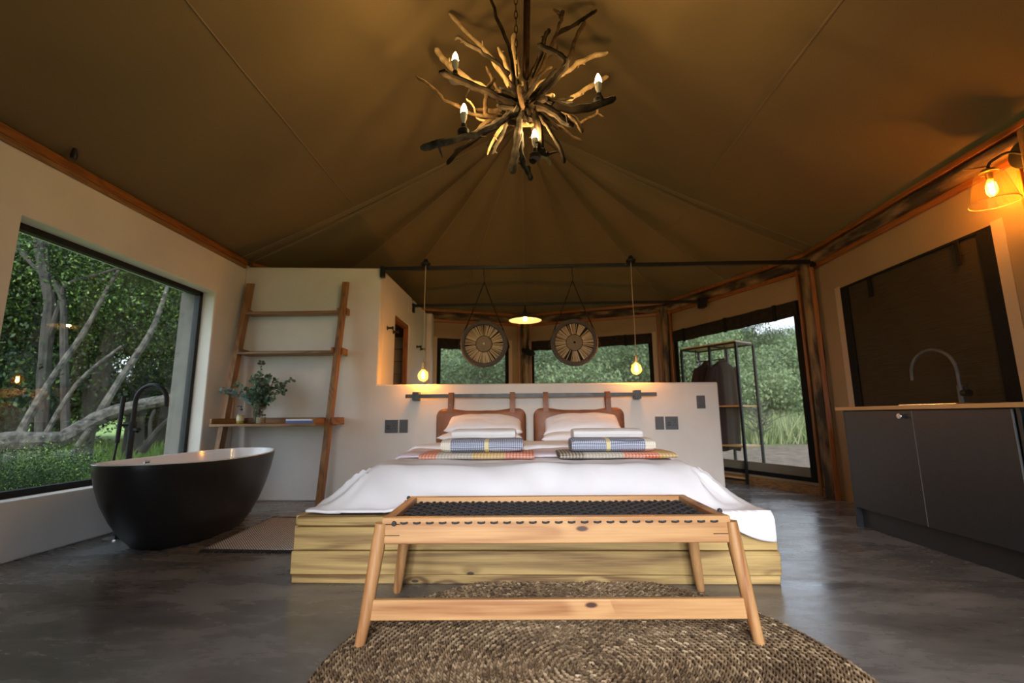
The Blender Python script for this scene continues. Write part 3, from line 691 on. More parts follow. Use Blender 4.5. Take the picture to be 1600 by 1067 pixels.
pillow('pillow', 'flat white pillow under the plumper one at the right headboard pad', .84, .46, .12, (.57, 4.70, .680), (.05, 0, -.02), 2)
pillow('pillow', 'plump white pillow propped against the left leather headboard pad', .80, .40, .15, (-.425, 4.79, .800), (.42, 0.03, .02), 3)
pillow('pillow', 'plump white pillow propped against the right leather headboard pad', .80, .40, .15, (.575, 4.79, .800), (.42, -.03, -.02), 4)

def folded(w, h, d, layers, seed, endcurl=.0):
    """a folded cloth: stacked rounded layers, front edge towards -y, centred in x"""
    mb = MB(); th = h / layers
    for L in range(layers):
        m = 14; prof = []
        for k in range(m):
            a = 2 * PI * k / m; cx = math.copysign(abs(math.cos(a)) ** .55, math.cos(a)); cz = math.copysign(abs(math.sin(a)) ** .8, math.sin(a)); prof.append((cx, cz))
        nx = 26; vs = []
        for i in range(nx + 1):
            x = -w / 2 + w * i / nx; e = min(1, (min(i, nx - i) + .4) / 1.3)
            for cx, cz in prof:
                y = d / 2 * cx * (1 - .02 * L) + .006 * nz(x * 4 + seed, L * 3.0); z = th * (L + .5) + th * .5 * cz * (.75 + .25 * e) + .004 * nz(x * 5 + seed, cx * 1.5, L)
                vs.append((x + .006 * nz(cx * 3, L + seed) * (1 if i in (0, nx) else 0), y, z))
        fs = [(i * m + k, i * m + (k + 1) % m, (i + 1) * m + (k + 1) % m, (i + 1) * m + k) for i in range(nx) for k in range(m)] + [tuple(range(m)), tuple(range(nx * m, nx * m + m))]
        mb.add(vs, fs)
    return mb
for x, mt, lb in ((-.335, 'check_a', 'folded orange, cream and yellow checked throw under the left towels on the bed'), (.615, 'check_b', 'folded brown, cream and orange checked throw under the right towels on the bed')):
    o = tag(obj('checked_throw', folded(.78, .045, .46, 1, x), M[mt], None, (x, 3.36, .590)), lb, 'throw'); o.rotation_euler.z = .0
o = tag(obj('rolled_towel', folded(.565, .092, .30, 1, 1.0), M['blue_towel'], None, (-.305, 3.33, .634)), 'blue diamond-patterned towel with cream striped end, on the orange and yellow throw', 'towel')
o = tag(obj('rolled_towel', folded(.565, .092, .30, 1, 2.0), M['blue_towel'], None, (.595, 3.33, .634)), 'blue diamond-patterned towel with cream striped end, on the brown checked throw', 'towel'); o.rotation_euler.z = PI
tag(obj('folded_white_towel', folded(.49, .17, .28, 2, 3.0), M['terry'], None, (-.325, 3.68, .615)), 'folded white bath towel behind the blue towel on the orange and yellow throw', 'towel')
tag(obj('folded_white_towel', folded(.52, .165, .28, 2, 4.0), M['terry'], None, (.625, 3.68, .617)), 'folded white bath towel behind the blue towel on the brown checked throw', 'towel')

# headboard rail and leather pads
t = thing('headboard_rail', 'dark steel bar on two wall brackets holding the leather headboard pads', 'rail', (0, 4.94, 1.103))
obj('bar', MB().box((-1.30, -.02, -.02), (1.40, .02, .02)), M['grey_metal'], t, bevel=.002)
for x in (-1.19, 1.20): obj('bracket', MB().box((x - .034, -.026, -.046), (x + .034, .079, .046)), M['grey_metal'], t, bevel=.003)
def headpad(cx, label, sgn):
    t = thing('headboard_pad', label, 'headboard', (cx, 4.92, .55)); w, h = .955, .415; th = .09
    rr = .085; pts = []
    def edge(a):   # rounded rectangle outline
        return a
    nu, nv = 40, 22
    def sheet(sg):
        def f(u, v):
            a, b = 2 * u - 1, 2 * v - 1; x = a * w / 2; z = b * h / 2; ex = max(0, abs(x) - (w / 2 - rr)); ez = max(0, abs(z) - (h / 2 - rr))
            q = math.hypot(ex, ez)
            if q > rr: x -= math.copysign(ex * (1 - rr / q), x); z -= math.copysign(ez * (1 - rr / q), z)
            k = (max(0, 1 - abs(a) ** 5) * max(0, 1 - abs(b) ** 4)) ** .4
            dip = -.022 * math.exp(-(a / .55) ** 4) * (b > 0) * b + .004 * nz(a * 4, 1.0)
            return (x, -.02 + sg * th / 2 * k * (1 + .12 * nz(a * 3 + cx, b * 3, 1)), z + h / 2 + dip)
        return f
    mb = MB().grid(sheet(-1), nu, nv).grid(sheet(1), nu, nv); me = mb.mesh('pad', M['leather'])
    bm = bmesh.new(); bm.from_mesh(me); bmesh.ops.remove_doubles(bm, verts=bm.verts, dist=.002); bmesh.ops.recalc_face_normals(bm, faces=bm.faces); bm.to_mesh(me); bm.free()
    me.polygons.foreach_set('use_smooth', [True] * len(me.polygons)); link('pad', me, t)
    for sx in (-.335, .325):
        x = sx + .01 * sgn
        pth = [(x, -.052, .37), (x, -.05, .48), (x, -.018 - .012, .555 - .0), (x, -.018 + .0, .5825), (x, .02, .584), (x, .046, .572), (x, .048, .53), (x, .02, .46), (x, -.01, .40)]
        mb = MB(); pp = smooth_path(pth, 3); vs = []
        for i, p in enumerate(pp):
            a, b = pp[max(i - 1, 0)], pp[min(i + 1, len(pp) - 1)]; nn = Vector((0, -(b - a).z, (b - a).y)).normalized() * .002
            for s1, s2 in ((-1, -1), (1, -1), (1, 1), (-1, 1)): vs.append((p.x + s1 * .027, p.y + nn.y * s2, p.z + nn.z * s2))
        m = len(pp); mb.add(vs, [(i * 4 + k, i * 4 + (k + 1) % 4, i * 4 + 4 + (k + 1) % 4, i * 4 + 4 + k) for i in range(m - 1) for k in range(4)] + [(0, 1, 2, 3), (m * 4 - 4, m * 4 - 3, m * 4 - 2, m * 4 - 1)])
        so = obj('strap', mb, M['leather'], t)
        obj('rivet', MB().lathe([(0, -.062), (.006, -.060), (.007, -.055), (.007, -.048)], (x, 0, .455), 10, 'y'), M['brass'], so)
headpad(-.475, 'tan leather headboard pad hanging from the bar, behind the left pillows', 1)
headpad(.56, 'tan leather headboard pad hanging from the bar, behind the right pillows', -1)

# sockets and switches on the plaster
def plate(name, label, cat, x0, x1, z0, z1, holes, rocker):
    t = thing(name, label, cat, ((x0 + x1) / 2, YB, (z0 + z1) / 2)); w, h = (x1 - x0) / 2, (z1 - z0) / 2
    obj('plate', MB().box((-w, -.011, -h), (w, -.001, h)), M['socket_grey'], t, bevel=.003)
    if rocker: obj('rocker', MB().box((-w * .62, -.017, -h * .62), (w * .62, -.0105, h * .62)), M['socket_grey'], t, bevel=.003)
    for hx, hz, r in holes: obj('socket_hole', MB().lathe([(r, -.0125), (r * .9, -.0112), (0, -.0112)], (hx * w, 0, hz * h), 10, 'y'), M['socket_dark'], t)
    if holes:
        for k in (-1, 1): obj('switch', MB().box((-.62 * w + (k + 1) * .16 * w, -.014, .42 * h), (-.40 * w + (k + 1) * .16 * w, -.011, .66 * h)), M['chrome'] if False else M['socket_grey'], t)
        obj('usb_slot', MB().box((-.72 * w, -.0122, -.08 * h), (-.18 * w, -.011, .14 * h)), M['socket_dark'], t)
        obj('usb_slot', MB().box((-.72 * w, -.0122, -.42 * h), (-.18 * w, -.011, -.20 * h)), M['socket_dark'], t)
HO = [(.42, .12, .007), (.20, -.32, .006), (.62, -.32, .006), (.30, .46, .005), (.62, .46, .005)]
plate('wall_socket', 'square anthracite wall socket left of the bed, near the ladder shelf', 'socket', -1.540, -1.396, .712, .853, HO, False)
plate('light_switch', 'narrow anthracite switch beside the square socket left of the bed', 'switch', -1.380, -1.288, .712, .853, [], True)
plate('light_switch', 'narrow anthracite switch directly right of the bed, left of a socket', 'switch', 1.392, 1.484, .729, .866, [], True)
plate('wall_socket', 'square anthracite wall socket right of the bed, beside a narrow switch', 'socket', 1.500, 1.635, .729, .866, HO, False)
plate('light_switch', 'single anthracite switch high near the end of the half wall', 'switch', 1.848, 1.938, .949, 1.088, [], True)

# ------------------------------------------------------------------ bench
BR = thing('woven_bench', 'honey wood bench with black cord weave at the foot of the bed', 'bench', (.112, 2.20, 0), .022)
hw, y0, y1, zt = .712, -.245, .270, .474
obj('front_rail', MB().box((-hw, y0, .370), (hw, y0 + .036, zt)), M['cedarX'], BR, bevel=.005)
obj('back_rail', MB().box((-hw, y1 - .036, .370), (hw, y1, zt)), M['cedarX'], BR, bevel=.005)
for s_ in (-1, 1):
    x0, x1 = sorted((s_ * (hw - .042), s_ * (hw - .002)))
    obj('side_rail', MB().box((x0, y0 + .037, .375), (x1, y1 - .037, zt - .001)), M['cedarY'], BR, bevel=.005)
    for yy, foot in ((y0 + .010, y0 - .030), (y1 - .012, y1 + .020)):
        pts = [(s_ * (hw + .004), yy, .452), (s_ * (hw + .014), yy, .36), (s_ * (hw + .045), foot + (yy - foot) * .3, .1), (s_ * (hw + .058), foot, .012), (s_ * (hw + .059), foot, .0)]
        obj('leg', MB().tube(pts, [.024, .029, .0245, .0205, .017], 12), M['cedarZ'], BR)
obj('stretcher', MB().box((-hw - .034, y0 - .024, .094), (hw + .034, y0 + .002, .170)), M['cedarX'], BR, bevel=.005)
for s_ in (-1, 1):
    for z in (.448, .405):
        if s_ < 0 or z < .44: obj('joint_slot', MB().box((min(s_ * hw, s_ * (hw - .075)) , y0 - .0008, z - .0015), (max(s_ * hw, s_ * (hw - .075)), y0 + .004, z + .0015)), M['drift_d'], BR)
# weave: transverse and lengthwise cords, each its own piece
NX, NY = 40, 12
ix0, ix1, iy0, iy1 = -hw + .050, hw - .050, y0 + .040, y1 - .040
zc = .446
xs = [ix0 + (ix1 - ix0) * (i + .5) / NX for i in range(NX)]; ys = [iy0 + (iy1 - iy0) * (j + .5) / NY for j in range(NY)]
def cord_y(ph):
    pts = [(0, y0 + .020, zc)]
    for j, y in enumerate(ys): pts.append((0, y, zc + (.0055 if (j + ph) % 2 else -.0055)))
    pts.append((0, y1 - .020, zc)); return MB().tube(smooth_path(pts, 2), .0080, 6, flat=.6).mesh('cord', M['cord'])
def cord_x(ph):
    pts = [(-hw + .022, 0, zc)]
    for i, x in enumerate(xs): pts.append((x, 0, zc + (-.0055 if (i + ph) % 2 else .0055)))
    pts.append((hw - .022, 0, zc)); return MB().tube(pts, .0082, 6, flat=.6).mesh('cord', M['cord'])
cy = [cord_y(0), cord_y(1)]; cx = [cord_x(0), cord_x(1)]
for i, x in enumerate(xs): link('cord', cy[i % 2], BR, (x, 0, 0))
for j, y in enumerate(ys): link('cord', cx[j % 2], BR, (0, y, 0))
st = MB().tube([(-.0145, y0 + .006, .4535), (-.012, y0 - .0035, .4535), (0, y0 - .0055, .4525), (.012, y0 - .0035, .4545), (.0145, y0 + .006, .4545)], .0042, 6).mesh('lacing_stitch', M['cord'])
NS = 25
for i in range(NS): link('lacing_stitch', st, BR, (-hw + .092 + (2 * hw - .16) * i / (NS - 1), 0, 0))
kn = MB().lathe([(0, -.010), (.009, -.008), (.0105, 0), (.008, .008), (0, .010)], (0, 0, 0), 10, 'y').mesh('cord_knot', M['cord'])
for p in ((-hw + .052, y0 - .004, .452), (-hw - .002, y1 - .03, .47), (hw - .004, y0 + .09, .476)): link('cord_knot', kn, BR, p)

# ------------------------------------------------------------------ rugs
RC, RR = Vector((.20, 1.76, 0)), .955
rug = thing('round_seagrass_rug', 'round braided brown seagrass rug under the bench', 'rug', (RC.x, RC.y, 0))
obj('backing', MB().lathe([(0, .0005), (RR - .01, .0005), (RR - .012, .007), (0, .007)], (0, 0, 0), 72), M['stem'], rug)
br = MB(); rnd = random.Random(5); step = .0225; ring_n = int(RR / step)
for r_i in range(ring_n):
    r = step * (r_i + .5); cnt = max(6, int(2 * PI * r / .021)); tone_r = .42 + .07 * nz(r_i * .31, 4.0)
    for lane in (-1, 1):
        for k in range(cnt):
            a = 2 * PI * (k + .5 * (lane > 0)) / cnt; x, y = (r + lane * step * .23) * math.cos(a), (r + lane * step * .23) * math.sin(a)
            tx, ty = -math.sin(a), math.cos(a); skew = lane * .55; ux, uy = tx * math.cos(skew) - ty * math.sin(skew), tx * math.sin(skew) + ty * math.cos(skew); vx, vy = -uy, ux
            l, wd, h = .0165 * rnd.uniform(.85, 1.1), .0072, rnd.uniform(.0135, .0175); zb = .006
            br._t = max(0, min(1, tone_r + rnd.gauss(0, .17) + .22 * nz(x * 3.5, y * 3.5, 2.0)))
            br.add([(x - ux * l, y - uy * l, zb), (x + vx * wd, y + vy * wd, zb), (x + ux * l, y + uy * l, zb), (x - vx * wd, y - vy * wd, zb), (x - ux * l * .45, y - uy * l * .45, h), (x + ux * l * .45, y + uy * l * .45, h)],
                   [(0, 1, 4), (1, 5, 4), (1, 2, 5), (2, 3, 5), (3, 4, 5), (3, 0, 4)])
me = bpy.data.meshes.new('braid'); me.from_pydata(br.v, [], [f[::-1] for f in br.f]); at = me.attributes.new('tone', 'FLOAT', 'POINT'); at.data.foreach_set('value', br.tone); me.materials.append(M['jute']); me.update()
tag(link('braid', me, rug), kind='stuff')

mt = thing('bath_mat', 'small black and cream flatweave bath mat with dark fringe beside the tub', 'mat', (0, 0, 0))
q = [(-2.19, 3.20), (-1.50, 3.17), (-1.72, 4.14), (-2.27, 4.17)]
def mat_pt(u, v):
    a = Vector(q[0]).lerp(Vector(q[1]), u); b = Vector(q[3]).lerp(Vector(q[2]), u); p = a.lerp(b, v)
    return (p.x + (.02 * math.exp(-((v - .62) / .03) ** 2) if u < .04 else 0), p.y, .008 + .010 * math.exp(-((v - .62 - .1 * u) / .05) ** 2) * (1 - u) + .002 * nz(p.x * 5, p.y * 5))
obj('weave', MB().grid(mat_pt, 20, 40), M['flatweave'], mt, solid=.008)
fr_ = MB(); rnd = random.Random(3)
for v, dy in ((0, -1), (1, 1)):
    for i in range(90):
        p = mat_pt((i + .5) / 90, v); dx = rnd.uniform(-.01, .01); L = rnd.uniform(.035, .055)
        fr_.tube([(p[0], p[1], .009), (p[0] + dx * .5, p[1] + dy * L * .5, .010), (p[0] + dx, p[1] + dy * L, .003)], [.0045, .004, .002], 5)
tag(obj('fringe', fr_, M['cord'], mt), kind='stuff')

# ------------------------------------------------------------------ bathtub and filler
t = thing('bathtub', 'freestanding black bathtub with white inside under the picture window', 'bathtub', (-2.60, 3.65, 0), .04)
def se(a, b, p, th):
    c, s_ = math.cos(th), math.sin(th); return (b * math.copysign(abs(c) ** (2 / p), c), a * math.copysign(abs(s_) ** (2 / p), s_))
N = 72
def rings(spec, lo=True, hi=True):
    mb = MB(); vs = []
    for a, b, z, p, dy in spec:
        for k in range(N): x, y = se(a, b, p, 2 * PI * k / N); vs.append((x, y + dy, z + ZR * (y / .86) ** 2 * (z / .59)))
    m = len(spec); fs = [(i * N + k, i * N + (k + 1) % N, (i + 1) * N + (k + 1) % N, (i + 1) * N + k) for i in range(m - 1) for k in range(N)]
    fs += ([tuple(range(N))[::-1]] if lo else []) + ([tuple(range((m - 1) * N, m * N))] if hi else []); return mb.add(vs, fs)
ZR = .018
obj('shell', rings([(.43, .215, 0, 2.3, 0), (.475, .25, .012, 2.3, 0), (.56, .30, .09, 2.25, 0), (.655, .342, .20, 2.2, 0), (.735, .370, .32, 2.2, 0), (.79, .388, .44, 2.2, 0), (.822, .398, .54, 2.2, 0), (.83, .402, .572, 2.2, 0), (.83, .402, .578, 2.2, 0), (.858, .402, .580, 2.2, 0)][:9] + [(.851, .395, .578, 2.2, 0)], hi=False), M['tub_black'], t)
obj('basin', rings([(.83, .402, .5795, 2.2, 0), (.829, .401, .584, 2.2, 0), (.82, .392, .586, 2.2, 0), (.811, .384, .582, 2.2, 0), (.76, .352, .45, 2.2, 0), (.66, .30, .26, 2.2, 0), (.50, .23, .17, 2.3, 0), (.34, .17, .145, 2.2, 0)], lo=False), M['tub_white'], t, smooth=True)
a = obj('overflow', MB().box((-.034, -.006, -.013), (.034, .008, .013)), M['chrome'], t, (-.368, -.06, .545), bevel=.003); a.rotation_euler = (.0, 0.0, PI / 2 + .1)
obj('overflow_slot', MB().box((-.024, -.009, -.004), (.024, -.005, .006)), M['socket_dark'], a)
obj('drain', MB().lathe([(0, .156), (.03, .156), (.034, .150), (.034, .1455), (0, .1455)], (0, 0, 0), 20), M['chrome'], t)

t = thing('bath_filler', 'black floor-standing bath tap with arched spout beside the tub', 'tap', (-3.085, 3.51, 0), 0)
obj('floor_flange', MB().lathe([(0, 0), (.075, 0), (.075, .006), (.03, .012), (0, .012)], (0, 0, 0), 24), M['chrome'], t)
obj('column', MB().tube([(.01, .02, .011), (.01, .02, .80)], .021, 14), M['black_metal'], t)
sp = [(.01, .02, .80), (.01, .02, 1.0)] + [(.01 + .125 + p[0] - .0, .02, p[2]) for p in arc((0, 0, 1.02), .125, 180, 0, 14)] + [(.26, .02, .975)]
obj('spout', MB().tube(sp, .0165, 12), M['black_metal'], t)
obj('mixer_body', MB().tube([(.01, .02, .795), (.01, .02, .86)], .027, 14), M['black_metal'], t)
obj('lever', MB().tube([(.03, .02, .80), (.06, .02, .795), (.062, .02, .79)], [.018, .022, .022], 12), M['black_metal'], t)
obj('crossbar', MB().tube([(-.075, -.01, .835), (.02, .02, .835)], .011, 10), M['black_metal'], t)
obj('hand_shower', MB().tube([(-.060, -.02, .70), (-.055, -.02, 1.06)], .0155, 12), M['black_metal'], t)
obj('hose', MB().tube(smooth_path([(-.060, -.02, .70), (-.066, -.03, .45), (-.05, -.02, .2), (-.01, .0, .12), (.0, .012, .3)], 5), .0075, 8), M['black_metal'], t)

# ------------------------------------------------------------------ ladder shelf and what stands on it
t = thing('ladder_shelf', 'oiled wooden ladder shelf leaning on the white wall beside the bed', 'shelf', (0, 0, 0))
def rail(x0, x1, name='side_rail'):
    a0, a1 = Vector((0, 4.565, 0)), Vector((0, 4.93, 2.425)); mb = MB()
    vs = []
    for (z, y) in ((0.0, 4.56), (2.40, 4.925)):
        for x, dy in ((x0, 0), (x1, 0), (x1, .088), (x0, .088)): vs.append((x, y + dy, z + (.02 if dy and z > 1 else 0)))
    return mb.add(vs, [(0, 3, 2, 1), (4, 5, 6, 7), (0, 1, 5, 4), (1, 2, 6, 5), (2, 3, 7, 6), (3, 0, 4, 7)])
obj('side_rail', rail(-3.170, -3.118), M['ladderZ'], t, bevel=.004); obj('side_rail', rail(-2.062, -2.010), M['ladderZ'], t, bevel=.004)
def tray(name, z, yf, side_h, x0=-3.116, x1=-2.064, back=.05):
    s_ = obj(name, MB().box((x0, yf, z), (x1, 5.0, z + .024)), M['ladderX'], t, bevel=.003)
    obj('back_board', MB().box((x0, 4.975, z + .025), (x1, 4.998, z + .025 + back)), M['ladderX'], s_, bevel=.002)
    for xa in (x0, x1 - .02): obj('side_board', MB().box((xa, yf + .004, z + .025), (xa + .02, 4.974, z + .025 + side_h)), M['ladderY'], s_, bevel=.002)
    return s_
tray('shelf', 2.025, 4.87, .035, back=.03)
tray('shelf', 1.565, 4.78, .04, back=.035)
tray('desk', .800, 4.46, .055, back=.06)
for z, y in ((2.04, 4.93), (1.58, 4.86)):
    obj('peg_block', MB().box((-2.009, y, z - .02), (-1.985, 5.0, z + .055)), M['ladderY'], t, bevel=.003)
obj('peg_block', MB().box((-2.009, 4.70, .81), (-1.985, 5.0, .885)), M['ladderY'], t, bevel=.003)
DZ = .825
V = thing('glass_vase', 'clear glass vase holding eucalyptus on the ladder desk', 'vase', (-2.80, 4.74, DZ))
obj('body', MB().lathe([(0, 0), (.048, 0), (.050, .01), (.044, .05), (.052, .14), (.066, .235), (.068, .24), (.063, .236), (.048, .14), (.040, .05), (.044, .014), (0, .012)], (0, 0, 0), 28), M['clear_glass'], V)
obj('water', MB().lathe([(0, .014), (.042, .015), (.039, .05), (.046, .13), (0, .13)], (0, 0, 0), 20), thin_glass('murky_water', (.72, .78, .66), 1.33, .25, (.06, .08, .05)), V)
eu = thing('eucalyptus_bunch', 'bunch of grey green eucalyptus stems in the glass vase', 'foliage', (-2.80, 4.74, DZ))
rnd = random.Random(12)
tips = [(-.02, .02, .66), (.10, -.02, .50), (.17, .03, .47), (.27, .02, .44), (.36, -.02, .46), (.25, .03, .36), (.30, -.05, .33), (-.04, -.06, .50), (-.14, .04, .48), (-.12, -.05, .36), (.05, -.10, .36), (.14, -.08, .30), (-.06, .06, .56), (-.22, -.08, .42), (.05, .08, .52), (.19, -.06, .24)]
def sprig(tip, mat_l, big, seed, bare=.38):
    rnd = random.Random(seed); T = Vector(tip); base = Vector((rnd.uniform(-.02, .02), rnd.uniform(-.02, .02), .02)); mid = Vector((T.x * .22, T.y * .25, T.z * .55 + .06))
    p = smooth_path([base, mid * .55 + Vector((0, 0, .03)), mid, T], 6); s_ = obj('stem', MB().tube(p, [.0035 * (1 - .6 * i / (len(p) - 1)) for i in range(len(p))], 5), M['stem'], eu)
    mb = MB(); m = len(p); cnt = int(8 + 12 * T.length)
    for k in range(cnt):
        f = bare + (1 - bare) * (k + .3) / cnt; i = min(m - 2, int(f * (m - 1))); P = p[i].lerp(p[i + 1], f * (m - 1) - i); ax = (p[i + 1] - p[i]).normalized()
        side = ax.cross(Vector((rnd.uniform(-1, 1), rnd.uniform(-1, 1), rnd.uniform(-1, 1)))).normalized()
        for sg in (-1, 1):
            r = big * rnd.uniform(.75, 1.15) * (1.15 - .55 * f); dv = (side * sg + ax * .35).normalized(); nn = dv.cross(ax).normalized(); nn = (nn + Vector((rnd.uniform(-.6, .6), rnd.uniform(-.6, .6), rnd.uniform(-.6, .6)))).normalized()
            b2 = nn.cross(dv).normalized(); c = P + dv * (r * 1.15); mb._t = rnd.uniform(0.05, .95)
            ring_ = [c + dv * math.cos(a) * r * 1.1 + b2 * math.sin(a) * r * .85 + nn * (.15 * r * math.cos(2 * a)) for a in [2 * PI * q / 8 for q in range(8)]]
            mb.add(ring_, [tuple(range(8))])
    lf = MB(); lf.v, lf.f, lf.tone = mb.v, mb.f, mb.tone
    me = bpy.data.meshes.new('leaves'); me.from_pydata(lf.v, [], lf.f); at = me.attributes.new('tone', 'FLOAT', 'POINT'); at.data.foreach_set('value', lf.tone); me.materials.append(mat_l); me.update()
    tag(link('leaves', me, s_), kind='stuff')
for i, tp in enumerate(tips): sprig(tp, M['leaf_euc'], .031, 40 + i)
for i, tp in enumerate([(-.36, -.12, .34), (-.33, -.10, .37)]): sprig(tp, M['leaf_blue'], .027, 80 + i, .5)
o = thing('soap_bottle', 'clear pump bottle of yellow green soap beside the vase', 'bottle', (-2.895, 4.60, DZ))
bo = obj('bottle', MB().lathe([(0, 0), (.032, 0), (.034, .004), (.034, .10), (.028, .118), (.014, .126), (.014, .134), (0, .134)], (0, 0, 0), 20), M['clear_glass'], o)
obj('soap', MB().lathe([(0, .003), (.0305, .003), (.0315, .006), (.0315, .088), (0, .088)], (0, 0, 0), 20), M['soap'], o)
obj('label', MB().lathe([(.0346, .03), (.0346, .075)], (0, 0, 0), 20, caps=False), M['label'], o)
pu = obj('pump', MB().lathe([(0, .134), (.016, .134), (.016, .152), (.006, .155), (.006, .172), (.010, .173), (.010, .182), (0, .183)], (0, 0, 0), 14), M['black_plastic'], o)
obj('nozzle', MB().tube([(0, 0, .178), (-.03, -.008, .179), (-.038, -.010, .172)], .0045, 8), M['black_plastic'], pu)
o = thing('jar', 'small lidded glass jar with dried filling in front of the vase', 'jar', (-2.70, 4.63, DZ))
obj('jar_body', MB().lathe([(0, 0), (.043, 0), (.046, .004), (.046, .070), (.040, .076), (.040, .08), (0, .08)], (0, 0, 0), 22), M['clear_glass'], o)
obj('filling', MB().lathe([(0, .003), (.042, .003), (.0435, .006), (.0435, .064), (0, .066)], (0, 0, 0), 22), M['candle_wax'], o)
obj('lid', MB().lathe([(0, .081), (.043, .081), (.044, .083), (.044, .092), (.042, .094), (0, .094)], (0, 0, 0), 22), M['black_plastic'], o)
def book(label, x0, x1, y0, y1, z0, z1, cover, rz):
    b = thing('book', label, 'book', ((x0 + x1) / 2, (y0 + y1) / 2, z0), rz); w, d, h = (x1 - x0) / 2, (y1 - y0) / 2, z1 - z0
    obj('cover', MB().box((-w, -d, 0), (w, d, .002)).box((-w, -d, h - .002), (w, d, h)).box((-w, d - .003, .002), (w, d, h - .002)), M[cover], b)
    obj('pages', MB().box((-w + .003, -d + .002, .0021), (w - .003, d - .0031, h - .0021)), M['paper'], b)
book('thick blue covered book lying at the bottom on the ladder desk', -2.40, -2.12, 4.55, 4.76, DZ, DZ + .028, 'book_blue', PI + .02)
book('thin white book lying on the blue book on the desk', -2.405, -2.135, 4.555, 4.75, DZ + .0285, DZ + .044, 'book_white', -.03)

# ------------------------------------------------------------------ steel ceiling bars, bulbs, woven discs
RZ, RY = 2.562, 4.985
t = thing('steel_bar', 'front black steel bar spanning above the half wall, carrying bulbs and discs', 'bar', (0, 0, 0))
obj('bar', MB().box((-1.64, RY - .02, RZ - .02), (3.24, RY + .02, RZ + .02)), M['black_metal'], t, bevel=.002)
obj('end_plate', MB().box((-1.644, RY - .03, RZ - .10), (-1.60, RY + .03, RZ + .025)), M['black_metal'], t); obj('end_plate', MB().box((3.20, RY - .04, RZ - .06), (3.245, RY + .04, RZ + .06)), M['black_metal'], t)
R2Y, R2Z = 6.50, 2.50
t = thing('steel_bar', 'rear black steel bar over the shower area, carrying the pendant lamp', 'bar', (0, 0, 0))
obj('bar', MB().box((-1.64, R2Y - .02, R2Z - .018), (2.57, R2Y + .02, R2Z + .022)), M['black_metal'], t, bevel=.002)
obj('end_plate', MB().box((-1.66, R2Y - .035, R2Z - .10), (-1.62, R2Y + .035, R2Z + .03)), M['black_metal'], t); obj('end_plate', MB().box((2.53, R2Y - .06, R2Z - .09), (2.62, R2Y + .06, R2Z + .05)), M['black_metal'], t)

def pendant_bulb(x, label, zb, foot):
    t = thing('pendant_bulb', label, 'pendant light', (x, RY - .035, zb))
    H = RZ + .045 - zb
    obj('bar_clamp', MB().lathe([(0, H - .02), (.05, H - .02), (.055, H), (.03, H + .02), (.018, H + .05), (0, H + .05)], (0, 0, 0), 14).beam((0, 0, H), (foot, .028, H - .055), .03, .022), M['black_metal'], t)
    obj('flex', MB().tube(smooth_path([(0, 0, .14), (.004, 0, .5), (-.003, 0, .8), (0, 0, H - .015)], 4), .0042, 6), M['flex'], t)
    h = obj('lamp_holder', MB().lathe([(0, .155), (.006, .15), (.009, .14), (.017, .135), (.0185, .09), (.017, .062), (0, .062)], (0, 0, 0), 16), M['brass'], t)
    g = obj('globe', MB().lathe([(.016, .062), (.020, .05), (.046, .030), (.058, -.012), (.046, -.048), (.022, -.066), (0, -.070)], (0, 0, 0), 22), M['amber_glass'], t)
    fp = []
    for i in range(26): a = i * 1.25; fp.append((.011 * math.cos(a), .011 * math.sin(a), -.035 + .06 * i / 25))
    obj('filament', MB().tube(fp, .0026, 5), M['filament'], g)
pendant_bulb(-1.118, 'round amber filament bulb on a long flex over the left end of the headboard bar', 1.335, .05)
pendant_bulb(1.205, 'round amber filament bulb on a long flex over the right end of the headboard bar', 1.385, -.06)

